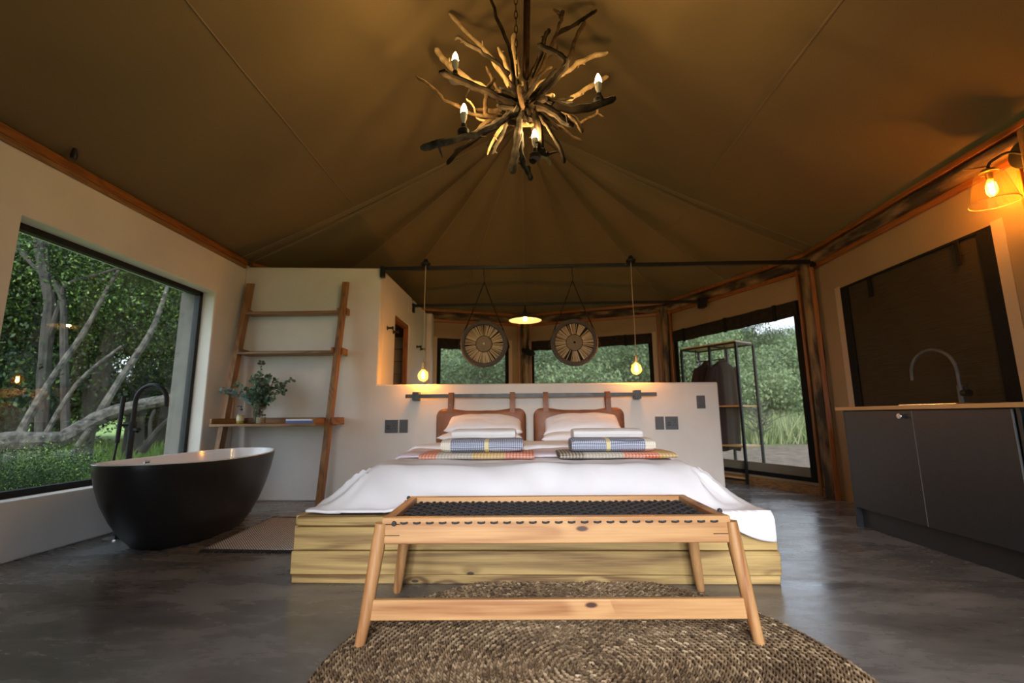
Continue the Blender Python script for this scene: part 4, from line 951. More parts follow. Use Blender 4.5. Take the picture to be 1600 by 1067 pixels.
def woven_disc(x, z, label, seed, hub):
    rnd = random.Random(seed); t = thing('woven_disc', label, 'wall basket', (x, RY - .03, z)); R_ = .262
    rim = []
    for i in range(15):
        a = PI / 2 + PI * (i / 14); rim.append((R_ - .022 + .026 * math.cos(a * 2), .03 * math.sin(a * 2)))
    obj('rim', MB().lathe([(R_ - .045, .018), (R_ - .05, 0), (R_ - .042, -.022), (R_ - .018, -.032), (R_ - .002, -.020), (R_, .01), (R_ - .01, .03), (R_ - .03, .034)], (0, 0, 0), 48, 'y', closed=True), M['rim_weave'], t)
    obj('backing', MB().lathe([(0, .022), (R_ - .03, .022), (R_ - .03, .027), (0, .027)], (0, 0, 0), 40, 'y'), M['drift_d'], t)
    mb = MB(); n = 92
    for k in range(n):
        a = 2 * PI * k / n + rnd.uniform(-.02, .02)
        if rnd.random() < .10: continue
        mb._t = rnd.uniform(.15, 1); r0, r1 = .085, R_ - .04 - rnd.uniform(0, .006); y = rnd.uniform(.004, .014)
        mb.tube([(r0 * math.cos(a), y + .004, r0 * math.sin(a)), (r1 * math.cos(a + .01), y, r1 * math.sin(a + .01))], [.0030, .0052], 5)
    tag(obj('reeds', mb, M['reed'], t, tone=True), kind='stuff')
    c = obj('centre', MB().lathe([(0, -.012), (.05, -.010), (.086, .0), (.090, .010), (.084, .02), (0, .02)], (0, 0, 0), 32, 'y'), M['weave_mid'], t)
    for rr in ((.091, .052) if hub == 'ring' else (.091,)):
        obj('ring', MB().tube([(rr * math.cos(a), -.006 if rr < .09 else .003, rr * math.sin(a)) for a in [2 * PI * i / 36 for i in range(36)]], .0032, 6, True), M['drift_d'], c)
    for rr in (.02, .033, .045, .064, .076): obj('coil', MB().tube([(rr * math.cos(a), -.0115 + .008 * (rr / .08) ** 2, rr * math.sin(a)) for a in [2 * PI * i / 30 for i in range(30)]], .0048, 5, True), M['weave_mid'], c)
    obj('button', MB().lathe([(0, -.024), (.010, -.021), (.013, -.014), (.012, -.008)], (0, 0, 0), 12, 'y'), M['label'] if hub == 'ring' else M['drift_d'], c)
    top = RZ - z - .18
    for sg in (-1, 1): obj('hanging_cord', MB().tube(smooth_path([(0, .015, top), (sg * .10, .012, top * .62), (sg * (R_ + .004), 0, .02), (sg * (R_ + .004), 0, -.06)], 4), .007, 6), M['drift_d'], t)
    obj('hook', MB().tube([(0, .015, top - .01), (.006, .015, top + .05), (-.005, .015, top + .10), (0, .015, top + .14), (0, .008, top + .178), (0, .0315, top + .205), (0, .055, top + .175)], .005, 6), M['black_metal'], t)
woven_disc(-.452, 1.672, 'round reed basket with double-ringed centre, the left of two hanging from the bar', 5, 'ring')
woven_disc(.545, 1.676, 'round reed basket with plain woven centre, the right of two hanging from the bar', 6, 'plain')

t = thing('pendant_lamp', 'wide shallow enamel pendant lamp under the rear steel bar', 'pendant light', (.01, R2Y, 2.26)); lampz = 0
obj('stem', MB().lathe([(0, .09), (.022, .09), (.024, .15), (.012, .165), (.008, .24), (0, .24)], (0, 0, 0), 14), M['black_metal'], t)
obj('shade', MB().lathe([(.02, .10), (.06, .095), (.10, .075), (.16, .06), (.215, .035), (.238, .0), (.242, -.004)], (0, 0, 0), 40, caps=False), M['enamel_dark'], t)
obj('shade_lining', MB().lathe([(.02, .094), (.058, .089), (.10, .069), (.158, .054), (.212, .029), (.236, -.004)], (0, 0, 0), 40, caps=False), M['enamel_cream'], t)
obj('bulb', MB().lathe([(0, -.012), (.016, -.006), (.024, .010), (.022, .03), (.012, .055), (.012, .085), (0, .085)], (0, 0, 0), 16), M['shade_bulb'], t)

t = thing('shower_head', 'black round rain shower head on the rear timber post', 'shower', (.06, 7.86, 1.985))
obj('rose', MB().lathe([(0, -.012), (.125, -.012), (.13, 0), (.10, .014), (.03, .03), (0, .03)], (0, 0, 0), 28), M['black_metal'], t).rotation_euler = (.55, .35, 0)
obj('arm', MB().tube(smooth_path([(0, .02, .02), (0, .06, .10), (-.01, .14, .13), (-.03, .20, .10)], 4), .013, 8), M['black_metal'], t)

for i, (y, z, lb) in enumerate([(5.31, 1.935, 'upper black peg of the pair on the partition nearest the bed'), (5.56, 1.935, 'lower black peg of the pair nearest the doorway'), (6.80, 1.935, 'black peg just beyond the doorway on the partition'), (7.05, 1.935, 'farthest black peg on the partition beyond the doorway')]):
    lbs = ['black wall peg on the partition nearest to the bed wall', 'black wall peg just before the doorway in the partition', 'black wall peg just beyond the doorway in the partition', 'black wall peg farthest from the bed on the partition']
    p = thing('wall_peg', lbs[i], 'hook', (-1.6455, y, z), group='black pegs on the partition')
    obj('peg', MB().lathe([(0, .0), (.026, .0), (.026, .006), (.013, .010), (.013, .055), (.022, .060), (.022, .072), (0, .072)], (0, 0, 0), 14, 'x'), M['black_metal'], p)

# ------------------------------------------------------------------ clothes rack and robes
C0 = Vector((2.815, 6.095, 0)); dl = Vector((-.545, .838, 0)).normalized(); ds = Vector((.838, .545, 0)).normalized()
LR, DR, SR, HT = .87, .40, .40, 1.845
rk = thing('clothes_rack', 'open black steel clothes rack with wooden shelves before the tall screened opening', 'clothes rack', (0, 0, 0))
def rp(l, s_, z): return C0 + dl * l + ds * s_ + Vector((0, 0, z))
for l in (0, SR, LR):
    for s_ in (0, DR): obj('post', MB().beam(rp(l, s_, 0), rp(l, s_, HT), .030, .030, up=dl), M['black_metal'], rk)
for z in (.05, HT - .011):
    for s_ in (0, DR): obj('frame_bar', MB().beam(rp(.011, s_, z), rp(LR - .011, s_, z), .02, .022), M['black_metal'], rk)
    for l in (0, SR, LR): obj('frame_bar', MB().beam(rp(l, .011, z), rp(l, DR - .011, z), .02, .022), M['black_metal'], rk)
def board(l0, l1, z, name):
    P = [rp(l0, .012, z), rp(l1, .012, z), rp(l1, DR - .012, z), rp(l0, DR - .012, z)]
    up = Vector((0, 0, .02)); obj(name, MB().add(P + [p + up for p in P], [(0, 3, 2, 1), (4, 5, 6, 7), (0, 1, 5, 4), (1, 2, 6, 5), (2, 3, 7, 6), (3, 0, 4, 7)]), M['oakX'], rk)
board(.012, LR - .012, HT - .001, 'top_board'); board(.012, SR - .012, .985, 'shelf'); board(.012, SR - .012, .46, 'shelf'); board(.012, LR - .012, .062, 'base_board')
hr = MB(); hz = 1.66
hr.tube([rp(SR - .10, DR / 2, HT), rp(SR - .10, DR / 2, hz), rp(LR - .10, DR / 2, hz), rp(LR - .10, DR / 2, HT)], .009, 8)
obj('hanging_rail', hr, M['black_metal'], rk)
def hanger(l, label, tilt):
    c = rp(l, DR / 2, hz + .003); h = thing('clothes_hanger', label, 'hanger', c, group='black hangers on the rack rail'); w = .19
    ax = (ds * math.cos(tilt) + dl * math.sin(tilt)); up = Vector((0, 0, 1))
    obj('frame', MB().tube([ax * -w + up * -.16, up * -.065, ax * w + up * -.16], .007, 6), M['black_metal'], h)
    obj('bar', MB().tube([ax * -w + up * -.16, ax * w + up * -.16], .006, 6), M['black_metal'], h)
    obj('hook', MB().tube([up * -.065] + [up * -.03, ax * .018 + up * -.015, ax * .02 + up * .006, up * .0115, ax * -.015 + up * .006], .0028, 6), M['steel'], h)
hanger(.74, 'empty black hanger nearest the far end of the rack rail', .2); hanger(.69, 'second empty black hanger on the rack rail, beside the robes', -.15)
def robe(l, label, seed, zb, sc):
    c = rp(l, DR / 2, 0); t = thing('bathrobe', label, 'robe', (c.x, c.y, 0)); ax = Vector((.96, .28, 0)).normalized(); th = ax.cross(Vector((0, 0, 1)))
    prof = [(1.632, .03, .028), (1.615, .075, .045), (1.585, .14, .06), (1.55, .195, .07), (1.50, .222, .078), (1.40, .235, .082), (1.2, .24, .085), (.95, .245, .09), (.72, .235, .085), (.55, .225, .08), (zb, .22, .075)]
    def f(u, v):
        k = v * (len(prof) - 1); i = min(int(k), len(prof) - 2); q = k - i; z, w, d = [prof[i][m] * (1 - q) + prof[i + 1][m] * q for m in range(3)]
        a = 2 * PI * u; fo = 1 + (.16 * math.sin(a * 7 + seed) + .10 * math.sin(a * 11 + 2 * seed)) * min(1, (1.6 - z) / .5 if z < 1.6 else 0)
        return tuple(ax * math.cos(a) * w * sc + th * math.sin(a) * d * fo + Vector((0, 0, z + .012 * math.sin(a * 5) * v)))
    obj('body', MB().grid(f, 56, 40), M['robe'], t)
    for sg in (-1, 1):
        p = [ax * sg * .185 * sc + th * .0 + Vector((0, 0, 1.54)), ax * sg * .235 * sc - th * .02 + Vector((0, 0, 1.3)), ax * sg * .245 * sc - th * .035 + Vector((0, 0, 1.05)), ax * sg * .24 * sc - th * .03 + Vector((0, 0, .92))]
        obj('sleeve', MB().tube(smooth_path(p, 4), [.05 + .018 * min(1, i / 5) for i in range(13)], 12), M['robe'], t)
    obj('collar', MB().tube(smooth_path([ax * -.07 - th * .04 + Vector((0, 0, 1.56)), ax * -.045 + th * .02 + Vector((0, 0, 1.635)), ax * .045 + th * .02 + Vector((0, 0, 1.635)), ax * .07 - th * .04 + Vector((0, 0, 1.56)), ax * .02 - th * .085 + Vector((0, 0, 1.3))], 4), .016, 8), M['robe'], t)
    obj('hook', MB().tube([Vector((0, 0, 1.63)), Vector((0, 0, 1.66)), ds * .015 + Vector((0, 0, 1.67)), ds * .0 + Vector((0, 0, hz + .014))], .003, 6), M['steel'], t)
robe(.60, 'dark brown bathrobe at the far side of the two on the rack', 1.0, .44, .86)
robe(.36, 'dark brown bathrobe hanging nearer, behind the rack shelves', 2.4, .40, .92)

# ------------------------------------------------------------------ kitchen
kt = thing('kitchen_cabinet', 'graphite two-door sink cabinet on a dark plinth under the oak worktop', 'cabinet', (0, 0, 0))
KF = 2.605
obj('carcass', MB().box((KF + .022, 2.53, .15), (3.20, 3.848, .907)), M['cab'], kt, bevel=.002)
obj('end_panel', MB().box((KF + .002, 3.849, 0), (3.20, 3.868, .907)), M['cab'], kt, bevel=.002)
obj('plinth', MB().box((KF + .045, 2.53, 0), (KF + .061, 3.848, .149)), M['cab'], kt, bevel=.002)
dd = obj('door', MB().box((KF, 3.1935, .152), (KF + .019, 3.846, .900)), M['cab'], kt, bevel=.002)
obj('knob', MB().lathe([(0, -.034), (.018, -.033), (.021, -.028), (.019, -.018), (.008, -.012), (.008, 0), (0, 0)], (KF, 3.262, .862), 18, 'x'), M['steel'], dd)
obj('edge_strip', MB().box((KF - .001, 3.1895, .152), (KF + .010, 3.1928, .900)), M['cab_edge'], dd)
d2 = obj('door', MB().box((KF, 2.552, .152), (KF + .019, 3.1885, .900)), M['cab'], kt, bevel=.002)
obj('edge_strip', MB().box((KF - .001, 2.5475, .152), (KF + .010, 2.5512, .900)), M['cab_edge'], d2)
obj('end_panel', MB().box((KF + .002, 2.508, 0), (3.20, 2.529, .907)), M['cab'], kt, bevel=.002)
wt = MB(); sx0, sx1, sy0, sy1 = 2.72, 3.04, 2.98, 3.42; wz0, wz1 = .908, .934; kx0, kx1, ky0, ky1 = 2.585, 3.205, 1.40, 3.925
wt.box((kx0, ky0, wz0), (sx0, ky1, wz1)).box((sx1, ky0, wz0), (kx1, ky1, wz1)).box((sx0, ky0, wz0), (sx1, sy0, wz1)).box((sx0, sy1, wz0), (sx1, ky1, wz1))
tag(obj('worktop', wt, M['oakY']), 'thin oiled oak worktop running along the dark kitchen units', 'worktop')
sk = thing('sink', 'small steel sink let into the oak worktop beside the tap', 'sink', (0, 0, 0))
obj('sink_rim', MB().tube([(sx0, sy0, wz1 + .003), (sx1, sy0, wz1 + .003), (sx1, sy1, wz1 + .003), (sx0, sy1, wz1 + .003)], .009, 8, True), M['steel'], sk)
obj('bowl', MB().add([(sx0 + .006, sy0 + .006, wz1), (sx1 - .006, sy0 + .006, wz1), (sx1 - .006, sy1 - .006, wz1), (sx0 + .006, sy1 - .006, wz1), (sx0 + .03, sy0 + .03, wz0 + .004), (sx1 - .03, sy0 + .03, wz0 + .004), (sx1 - .03, sy1 - .03, wz0 + .004), (sx0 + .03, sy1 - .03, wz0 + .004)], [(4, 5, 6, 7), (0, 1, 5, 4), (1, 2, 6, 5), (2, 3, 7, 6), (3, 0, 4, 7)]), M['steel'], sk)
tp = thing('kitchen_tap', 'tall grey gooseneck kitchen tap in front of the dark blind', 'tap', (3.10, 3.35, wz1))
obj('base', MB().lathe([(0, 0), (.026, 0), (.026, .01), (.020, .015), (.020, .14), (0, .14)], (0, 0, 0), 18), M['grey_metal'], tp)
sp = [(0, 0, .13), (0, .0, .22)]; 
for p in arc((0, 0, 0), .15, 0, 180, 16): sp.append((-.001 - (.15 - p[0]) * .28, (.15 - p[0]) * .96, .24 + p[2] * 1.18))
sp.append((-.085, .288, .20)); obj('spout', MB().tube(sp, .0125, 12), M['grey_metal'], tp)
obj('handle', MB().tube([(0, -.015, .085), (-.005, -.065, .085)], [.024, .026], 14), M['black_metal'], tp)
obj('lever', MB().tube([(-.005, -.052, .10), (-.008, -.058, .155)], [.008, .006], 8), M['black_metal'], tp)
ap = thing('built_in_fridge', 'black appliance front with recessed grip at the near end of the counter', 'appliance', (0, 0, 0))
obj('body', MB().box((KF + .022, 1.42, .15), (3.20, 2.500, .907)), M['cab'], ap)
obj('front', MB().box((KF, 1.90, .152), (KF + .02, 2.485, .868)), M['appliance'], ap, bevel=.004)
obj('grip', MB().box((KF - .016, 2.445, .30), (KF - .001, 2.47, .84)), M['black_metal'], ap, bevel=.004)
obj('plinth', MB().box((KF + .045, 1.42, 0), (KF + .061, 2.50, .149)), M['cab'], ap)

# glass wall lamp on the near post
wl = thing('glass_wall_lamp', 'lit wall lamp with clear flared glass shade on the timber post', 'wall light', (3.04, 2.845, 2.27))
obj('back_plate', MB().lathe([(0, -.012), (.085, -.012), (.09, .0), (.09, .02), (0, .02)], (.10, -.13, .21), 28, 'x'), M['black_metal'], wl)
obj('arm', MB().tube(smooth_path([(.09, -.13, .21), (.03, -.10, .235), (0, -.02, .215), (0, 0, .17)], 4), .009, 8), M['black_metal'], wl)
obj('finial', MB().tube([(.03, .0, .205), (-.10, .06, .21)], .004, 6), M['brass'], wl)
obj('lamp_holder', MB().lathe([(0, .18), (.035, .175), (.045, .155), (.022, .15), (.018, .11), (0, .11)], (0, 0, 0), 18), M['brass'], wl)
obj('shade', MB().lathe([(.046, .158), (.068, .148), (.080, .12), (.10, .03), (.118, -.045), (.121, -.052)], (0, 0, 0), 36, caps=False), M['lamp_glass'], wl)
bu = obj('bulb', MB().lathe([(.014, .11), (.016, .095), (.026, .07), (.029, .04), (.024, .01), (.010, -.008), (0, -.010)], (0, 0, 0), 18), M['amber_glass'], wl)
fp = [(.012 * math.cos(i * 1.57), .012 * math.sin(i * 1.57), .082 if i % 2 else .012) for i in range(13)]
obj('filament', MB().tube(fp, .0032, 5), M['lamp_filament'], bu)
obj('shade_rim', MB().tube([(.121 * math.cos(a), .121 * math.sin(a), -.052) for a in [2 * PI * i / 36 for i in range(36)]], .003, 6, True).tube([(.046 * math.cos(a), .046 * math.sin(a), .158) for a in [2 * PI * i / 24 for i in range(24)]], .003, 6, True), M['lamp_glass2'], wl)
sp_ = obj('ceiling_fitting', MB().lathe([(0, .0), (.02, .0), (.022, .012), (.012, .03), (0, .03)], (0, 0, 0), 12), M['black_plastic'], None, (-3.16, 2.86, 2.69)); sp_.scale = (1, 1, 2.6)
tag(sp_, 'tiny black fitting on the roof canvas above the picture window', 'fitting')

# ------------------------------------------------------------------ driftwood chandelier
BR_ = [
([(-0.25,2.746,3.959),(-0.187,2.746,3.678),(-0.113,2.757,3.473),(-0.065,2.772,3.302),(-0.055,2.792,3.055)],0.0122,'d'),
([(-0.56,3.07,3.981),(-0.403,3.066,3.788),(-0.257,2.991,3.559),(-0.174,2.932,3.371),(-0.081,2.866,3.17)],0.0166,'p'),
([(-0.445,2.638,3.352),(-0.406,2.638,3.354),(-0.36,2.65,3.329),(-0.255,2.683,3.278),(-0.161,2.713,3.225),(-0.083,2.741,3.158)],0.0122,'d'),
([(-0.674,3.124,3.727),(-0.613,3.124,3.635),(-0.528,3.087,3.526),(-0.408,3.021,3.363),(-0.225,2.923,3.162)],0.0244,'p'),
([(-0.506,2.476,2.971),(-0.359,2.578,2.974),(-0.229,2.662,2.973),(-0.114,2.734,2.958),(-0.007,2.791,2.957)],0.0255,'d'),
([(-0.695,2.67,3.106),(-0.586,2.67,3.016),(-0.516,2.686,2.947),(-0.435,2.704,2.912),(-0.33,2.726,2.863),(-0.164,2.759,2.856),(-0.044,2.781,2.884)],0.0111,'m'),
([(-0.597,2.422,2.427),(-0.462,2.431,2.469),(-0.328,2.537,2.577),(-0.203,2.632,2.693),(-0.102,2.714,2.824),(-0.007,2.783,2.938)],0.0244,'g'),
([(-0.466,2.584,2.421),(-0.404,2.608,2.521),(-0.319,2.65,2.614),(-0.231,2.692,2.709),(-0.115,2.742,2.818)],0.0166,'d'),
([(-0.244,2.889,2.666),(-0.189,2.862,2.782),(-0.12,2.837,2.872)],0.0111,'p'),
([(-0.206,2.835,2.634),(-0.15,2.825,2.743),(-0.106,2.815,2.843)],0.0122,'g'),
([(-0.168,2.948,3.556),(-0.114,2.906,3.383),(-0.056,2.848,3.155)],0.0155,'p'),
([(-0.047,2.885,3.605),(-0.06,2.872,3.505),(-0.032,2.844,3.292),(0.013,2.82,3.116)],0.0199,'p'),
([(0.104,2.542,3.198),(0.202,2.547,3.145),(0.274,2.543,3.084),(0.269,2.567,3.053),(0.216,2.627,3.022),(0.148,2.691,2.996),(0.095,2.743,2.919)],0.0232,'d'),
([(0.239,2.908,3.83),(0.284,2.908,3.783),(0.303,2.908,3.764),(0.252,2.893,3.602),(0.203,2.873,3.453),(0.095,2.834,3.195)],0.0122,'m'),
([(0.317,2.908,3.806),(0.292,2.908,3.757)],0.0177,'d'),
([(0.576,3.016,3.916),(0.476,3.016,3.842),(0.366,3.016,3.773),(0.267,2.988,3.694)],0.0144,'d'),
([(0.481,2.994,3.8),(0.413,2.987,3.662),(0.342,2.938,3.425),(0.264,2.9,3.272)],0.0166,'m'),
([(0.651,3.038,3.566),(0.519,3.02,3.516),(0.405,2.978,3.429),(0.321,2.943,3.338),(0.213,2.901,3.246),(0.069,2.845,3.12)],0.0188,'p'),
([(0.657,3.122,3.436),(0.547,3.07,3.336),(0.4,2.997,3.186),(0.302,2.949,3.092),(0.169,2.887,2.996)],0.0188,'p'),
([(0.561,2.476,2.76),(0.467,2.527,2.76),(0.344,2.604,2.781),(0.238,2.67,2.86),(0.148,2.721,2.941),(0.018,2.788,2.989)],0.0277,'d'),
([(0.538,2.936,3.028),(0.526,2.934,2.985),(0.46,2.92,2.942),(0.387,2.905,2.898),(0.254,2.866,2.964)],0.0111,'m'),
([(0.579,2.948,2.979),(0.527,2.934,2.989)],0.0077,'m'),
([(0.38,2.64,2.642),(0.36,2.658,2.72),(0.318,2.68,2.794),(0.241,2.713,2.872),(0.126,2.757,2.928)],0.0155,'m'),
([(0.313,2.605,2.673),(0.267,2.64,2.735),(0.203,2.687,2.835),(0.113,2.741,2.917)],0.0266,'d'),
([(0.405,2.884,2.74),(0.324,2.866,2.798),(0.238,2.849,2.843),(0.115,2.822,2.923)],0.0122,'m'),
([(0.271,2.696,2.477),(0.241,2.718,2.599),(0.181,2.746,2.741),(0.119,2.77,2.865)],0.0144,'d'),
([(-0.067,2.591,2.355),(-0.05,2.631,2.465),(-0.035,2.69,2.639),(-0.02,2.745,2.805),(-0.001,2.789,2.942)],0.0277,'g'),
([(0.053,2.617,2.321),(0.028,2.644,2.41),(-0.01,2.677,2.523),(-0.015,2.73,2.716)],0.0221,'g'),
([(0.173,2.766,2.576),(0.121,2.771,2.622),(0.117,2.78,2.746),(0.096,2.791,2.914)],0.0244,'d'),
([(0.057,2.764,2.523),(0.084,2.768,2.57),(0.127,2.771,2.622)],0.0244,'d'),
([(0.184,2.784,2.51),(0.162,2.786,2.566),(0.121,2.787,2.594)],0.0122,'p'),
([(0.211,2.945,3.697),(0.176,2.928,3.615),(0.139,2.896,3.447),(0.084,2.862,3.274),(0.025,2.83,3.123)],0.0166,'m'),
([(0.206,2.754,3.222),(0.13,2.766,3.176),(0.044,2.782,3.099)],0.0111,'m'),
([(-0.244,2.831,3.302),(-0.205,2.824,3.196),(-0.155,2.816,3.091),(-0.068,2.807,2.998)],0.0111,'m'),
([(-0.172,2.666,3.066),(-0.223,2.661,2.997),(-0.235,2.666,2.911),(-0.234,2.661,2.803)],0.0144,'m'),
([(-0.386,2.867,3.084),(-0.333,2.859,3.004),(-0.295,2.855,2.904),(-0.119,2.828,2.893)],0.0077,'p'),
([(-0.329,2.834,2.788),(-0.255,2.825,2.861),(-0.093,2.809,2.947)],0.0144,'m'),
([(0.282,2.963,3.553),(0.205,2.93,3.445),(0.123,2.887,3.294)],0.01,'m'),
([(-0.165,2.77,2.946),(-0.068,2.786,2.942),(0.079,2.786,2.992)],0.0221,'d'),
([(0.075,2.759,2.799),(0.004,2.764,2.804),(-0.092,2.758,2.816)],0.0199,'m'),
([(0.224,2.76,3.008),(0.164,2.771,3.005),(0.054,2.791,2.983)],0.0155,'p'),
]
ch = thing('driftwood_chandelier', 'chandelier of driftwood branches with four candle bulbs hanging above the bed', 'chandelier', (.01, 2.80, 2.97))
ORG = Vector((.01, 2.80, 2.97)); KM = {'d': 'drift_d', 'm': 'drift_m', 'p': 'drift_p', 'g': 'drift_g'}; rnd = random.Random(21)
def branch(pts, r, kind, seed):
    rn = random.Random(seed); P = smooth_path([Vector(p) - ORG for p in pts], 4); m = len(P); rs = []
    for i in range(m):
        P[i] = P[i] + Vector((rn.gauss(0, .0025), rn.gauss(0, .0025), rn.gauss(0, .0025)))
        rs.append(r * (1 + .16 * rn.uniform(-1, 1)) * (.82 + .3 * i / m) * (.55 if i == 0 else 1))
    mb = MB().tube(P, rs, 9)
    for _ in range(2):     # knots and twig stubs
        i = rn.randrange(1, m - 1); d = Vector((rn.gauss(0, 1), rn.gauss(0, 1), rn.gauss(0, 1))).normalized(); mb.tube([P[i], P[i] + d * r * 1.6, P[i] + d * r * rn.uniform(2, 3.4)], [r * .5, r * .32, r * .15], 6)
    obj('branch', mb, M[KM[kind]], ch)
for i, (p, r, k) in enumerate(BR_): branch(p, r, k, i)
for i in range(26):        # short pieces packed around the heart
    a = i * 2.39996; el = math.asin(1 - 2 * (i + .5) / 26); d = Vector((math.cos(a) * math.cos(el), math.sin(a) * math.cos(el), math.sin(el) * .8)); L = rnd.uniform(.16, .34) * (1.5 if d.y > .3 else 1)
    s0 = ORG - d * .05 + Vector((rnd.uniform(-.03, .03), rnd.uniform(-.03, .03), rnd.uniform(-.03, .03))); e = ORG + d * L; mid = s0.lerp(e, .55) + Vector((rnd.uniform(-.03, .03), rnd.uniform(-.03, .03), rnd.uniform(-.03, .03)))
    branch([e, mid, s0], rnd.uniform(.011, .022), rnd.choice('dddddmg'), 100 + i)
obj('pole', MB().tube([Vector((.027, 2.86, 3.10)) - ORG, Vector((.045, 2.86, 3.8)) - ORG, Vector((.05, 2.86, 4.33)) - ORG], [.022, .025, .025], 12), M['rust'], ch)
for k in range(16):
    z = 3.42 + k * .058; c = Vector((-.035, 2.83, z)) - ORG; n_ = 10; ax = Vector((1, 0, 0)) if k % 2 else Vector((0, 1, 0))
    obj('chain_link', MB().tube([c + ax * .011 * math.cos(2 * PI * q / n_) + Vector((0, 0, .036 * math.sin(2 * PI * q / n_))) for q in range(n_)], .0032, 5, True), M['rust'], ch)
obj('chain_hook', MB().tube([Vector((-.035, 2.83, 3.385)) - ORG, Vector((-.03, 2.82, 3.2)) - ORG, Vector((0, 2.81, 3.05)) - ORG], .006, 6), M['rust'], ch)
for bx, by, bz in ((-.428, 2.60, 3.00), (.483, 2.585, 2.80), (-.358, 2.53, 2.575), (.082, 2.745, 2.535)):
    o_ = Vector((bx, by, bz)) - ORG; tl = 0.0
    hd = obj('lamp_holder', MB().lathe([(0, 0), (.036, .004), (.038, .03), (.026, .045), (.018, .05), (.0165, .075), (0, .075)], o_, 16), M['black_plastic'], ch)
    b = obj('candle_bulb', MB().lathe([(0, .075), (.011, .075), (.0115, .095), (.019, .110), (.0225, .135), (.0215, .150)], o_, 18), M['bulb_white'], hd)
    obj('glowing_tip', MB().lathe([(.0214, .1502), (.0195, .170), (.0130, .195), (.004, .214), (0, .217)], o_, 18), M['candle_glow'], hd)

# ------------------------------------------------------------------ outdoors
def ground_z(x, y):
    r = math.hypot(x, y - 3); z = -.16 + .10 * nz(x * .12, y * .12, 1.0) * min(1, max(0, r - 5) / 6)
    if y > 9: z += (y - 9) * .012
    return z
def hill_z(x, y):
    z = ground_z(x, y); b = smooth01((y + .35 * x - 24) / 60.0)
    b *= 1 - .40 * smooth01((x / max(y, 1) - .42) / .12)
    return z + 12.5 * b * (1 + .22 * nz(x * .02, y * .02, 5)) + 1.2 * nz(x * .06, y * .06, 9) * b
g = MB(); n = 90
def gfun(u, v): x = -70 + 140 * u; y = -45 + 155 * v; return (x, y, hill_z(x, y))
g.grid(gfun, n, n)
go = tag(obj('ground', g, M['ground']), kind='structure')

def leaf_mesh(name, clusters, per, spread, size, mat, seed, squash=.8, droop=0.0):
    rng = np.random.default_rng(seed); C = np.repeat(np.array(clusters), per, 0); n = len(C)
    p = C[:, :3] + rng.normal(0, 1, (n, 3)) * (C[:, 3:4] * spread) * np.array([1, 1, squash])
    d = rng.normal(0, 1, (n, 3)); d /= np.linalg.norm(d, axis=1, keepdims=True); e = rng.normal(0, 1, (n, 3)); e[:, 2] *= .4; e -= d * (d * e).sum(1, keepdims=True); e /= np.linalg.norm(e, axis=1, keepdims=True)
    s = size * rng.uniform(.6, 1.3, (n, 1)); V = np.stack([p - d * s, p + e * s * .5, p + d * s, p - e * s * .5], 1).reshape(-1, 3)
    F = np.arange(n * 4).reshape(n, 4); me = bpy.data.meshes.new(name)
    me.vertices.add(n * 4); me.loops.add(n * 4); me.polygons.add(n); me.vertices.foreach_set('co', V.ravel()); me.loops.foreach_set('vertex_index', F.ravel().astype(np.int32))
    me.polygons.foreach_set('loop_start', (np.arange(n) * 4).astype(np.int32)); me.polygons.foreach_set('loop_total', np.full(n, 4, np.int32))
    tone = np.clip(rng.normal(.45, .28, n), 0, 1); at = me.attributes.new('tone', 'FLOAT', 'POINT'); at.data.foreach_set('value', np.repeat(tone, 4).astype(np.float32))
    me.materials.append(mat); me.update(); me.validate(); return me
def crown_clusters(n, rx, rz, zc, seed, shell=.55):
    rng = np.random.default_rng(seed); d = rng.normal(0, 1, (n, 3)); d /= np.linalg.norm(d, axis=1, keepdims=True); r = (shell + (1 - shell) * rng.uniform(0, 1, (n, 1)))
    c = d * r * np.array([rx, rx, rz]) + np.array([0, 0, zc]); return np.concatenate([c, rng.uniform(.6, 1.3, (n, 1))], 1).tolist()
def trunk_mb(h, r, seed, forks=4, lean=(0, 0), bend=.25):
    rn = random.Random(seed); mb = MB(); pts = []; m = 9
    for i in range(m + 1):
        f = i / m; pts.append(Vector((lean[0] * f + bend * rn.uniform(-1, 1) * f * .5, lean[1] * f + bend * rn.uniform(-1, 1) * f * .5, h * f - .15)))
    mb.tube(smooth_path(pts, 2), [r * (1.25 - .75 * i / (2 * m)) * rn.uniform(.92, 1.08) for i in range(2 * m + 1)], 9)
    for k in range(forks):
        b = pts[rn.randrange(m // 3, m)]; a = rn.uniform(0, 2 * PI); L = h * rn.uniform(.25, .5)
        q = [b]; 
        for j in range(1, 4): q.append(b + Vector((math.cos(a), math.sin(a), rn.uniform(.2, .9))) * L * j / 3 + Vector((rn.uniform(-.15, .15), rn.uniform(-.15, .15), rn.uniform(-.1, .1))))
        mb.tube(smooth_path(q, 3), [r * .5 * (1 - .75 * i / 9) for i in range(10)], 6)
    return mb
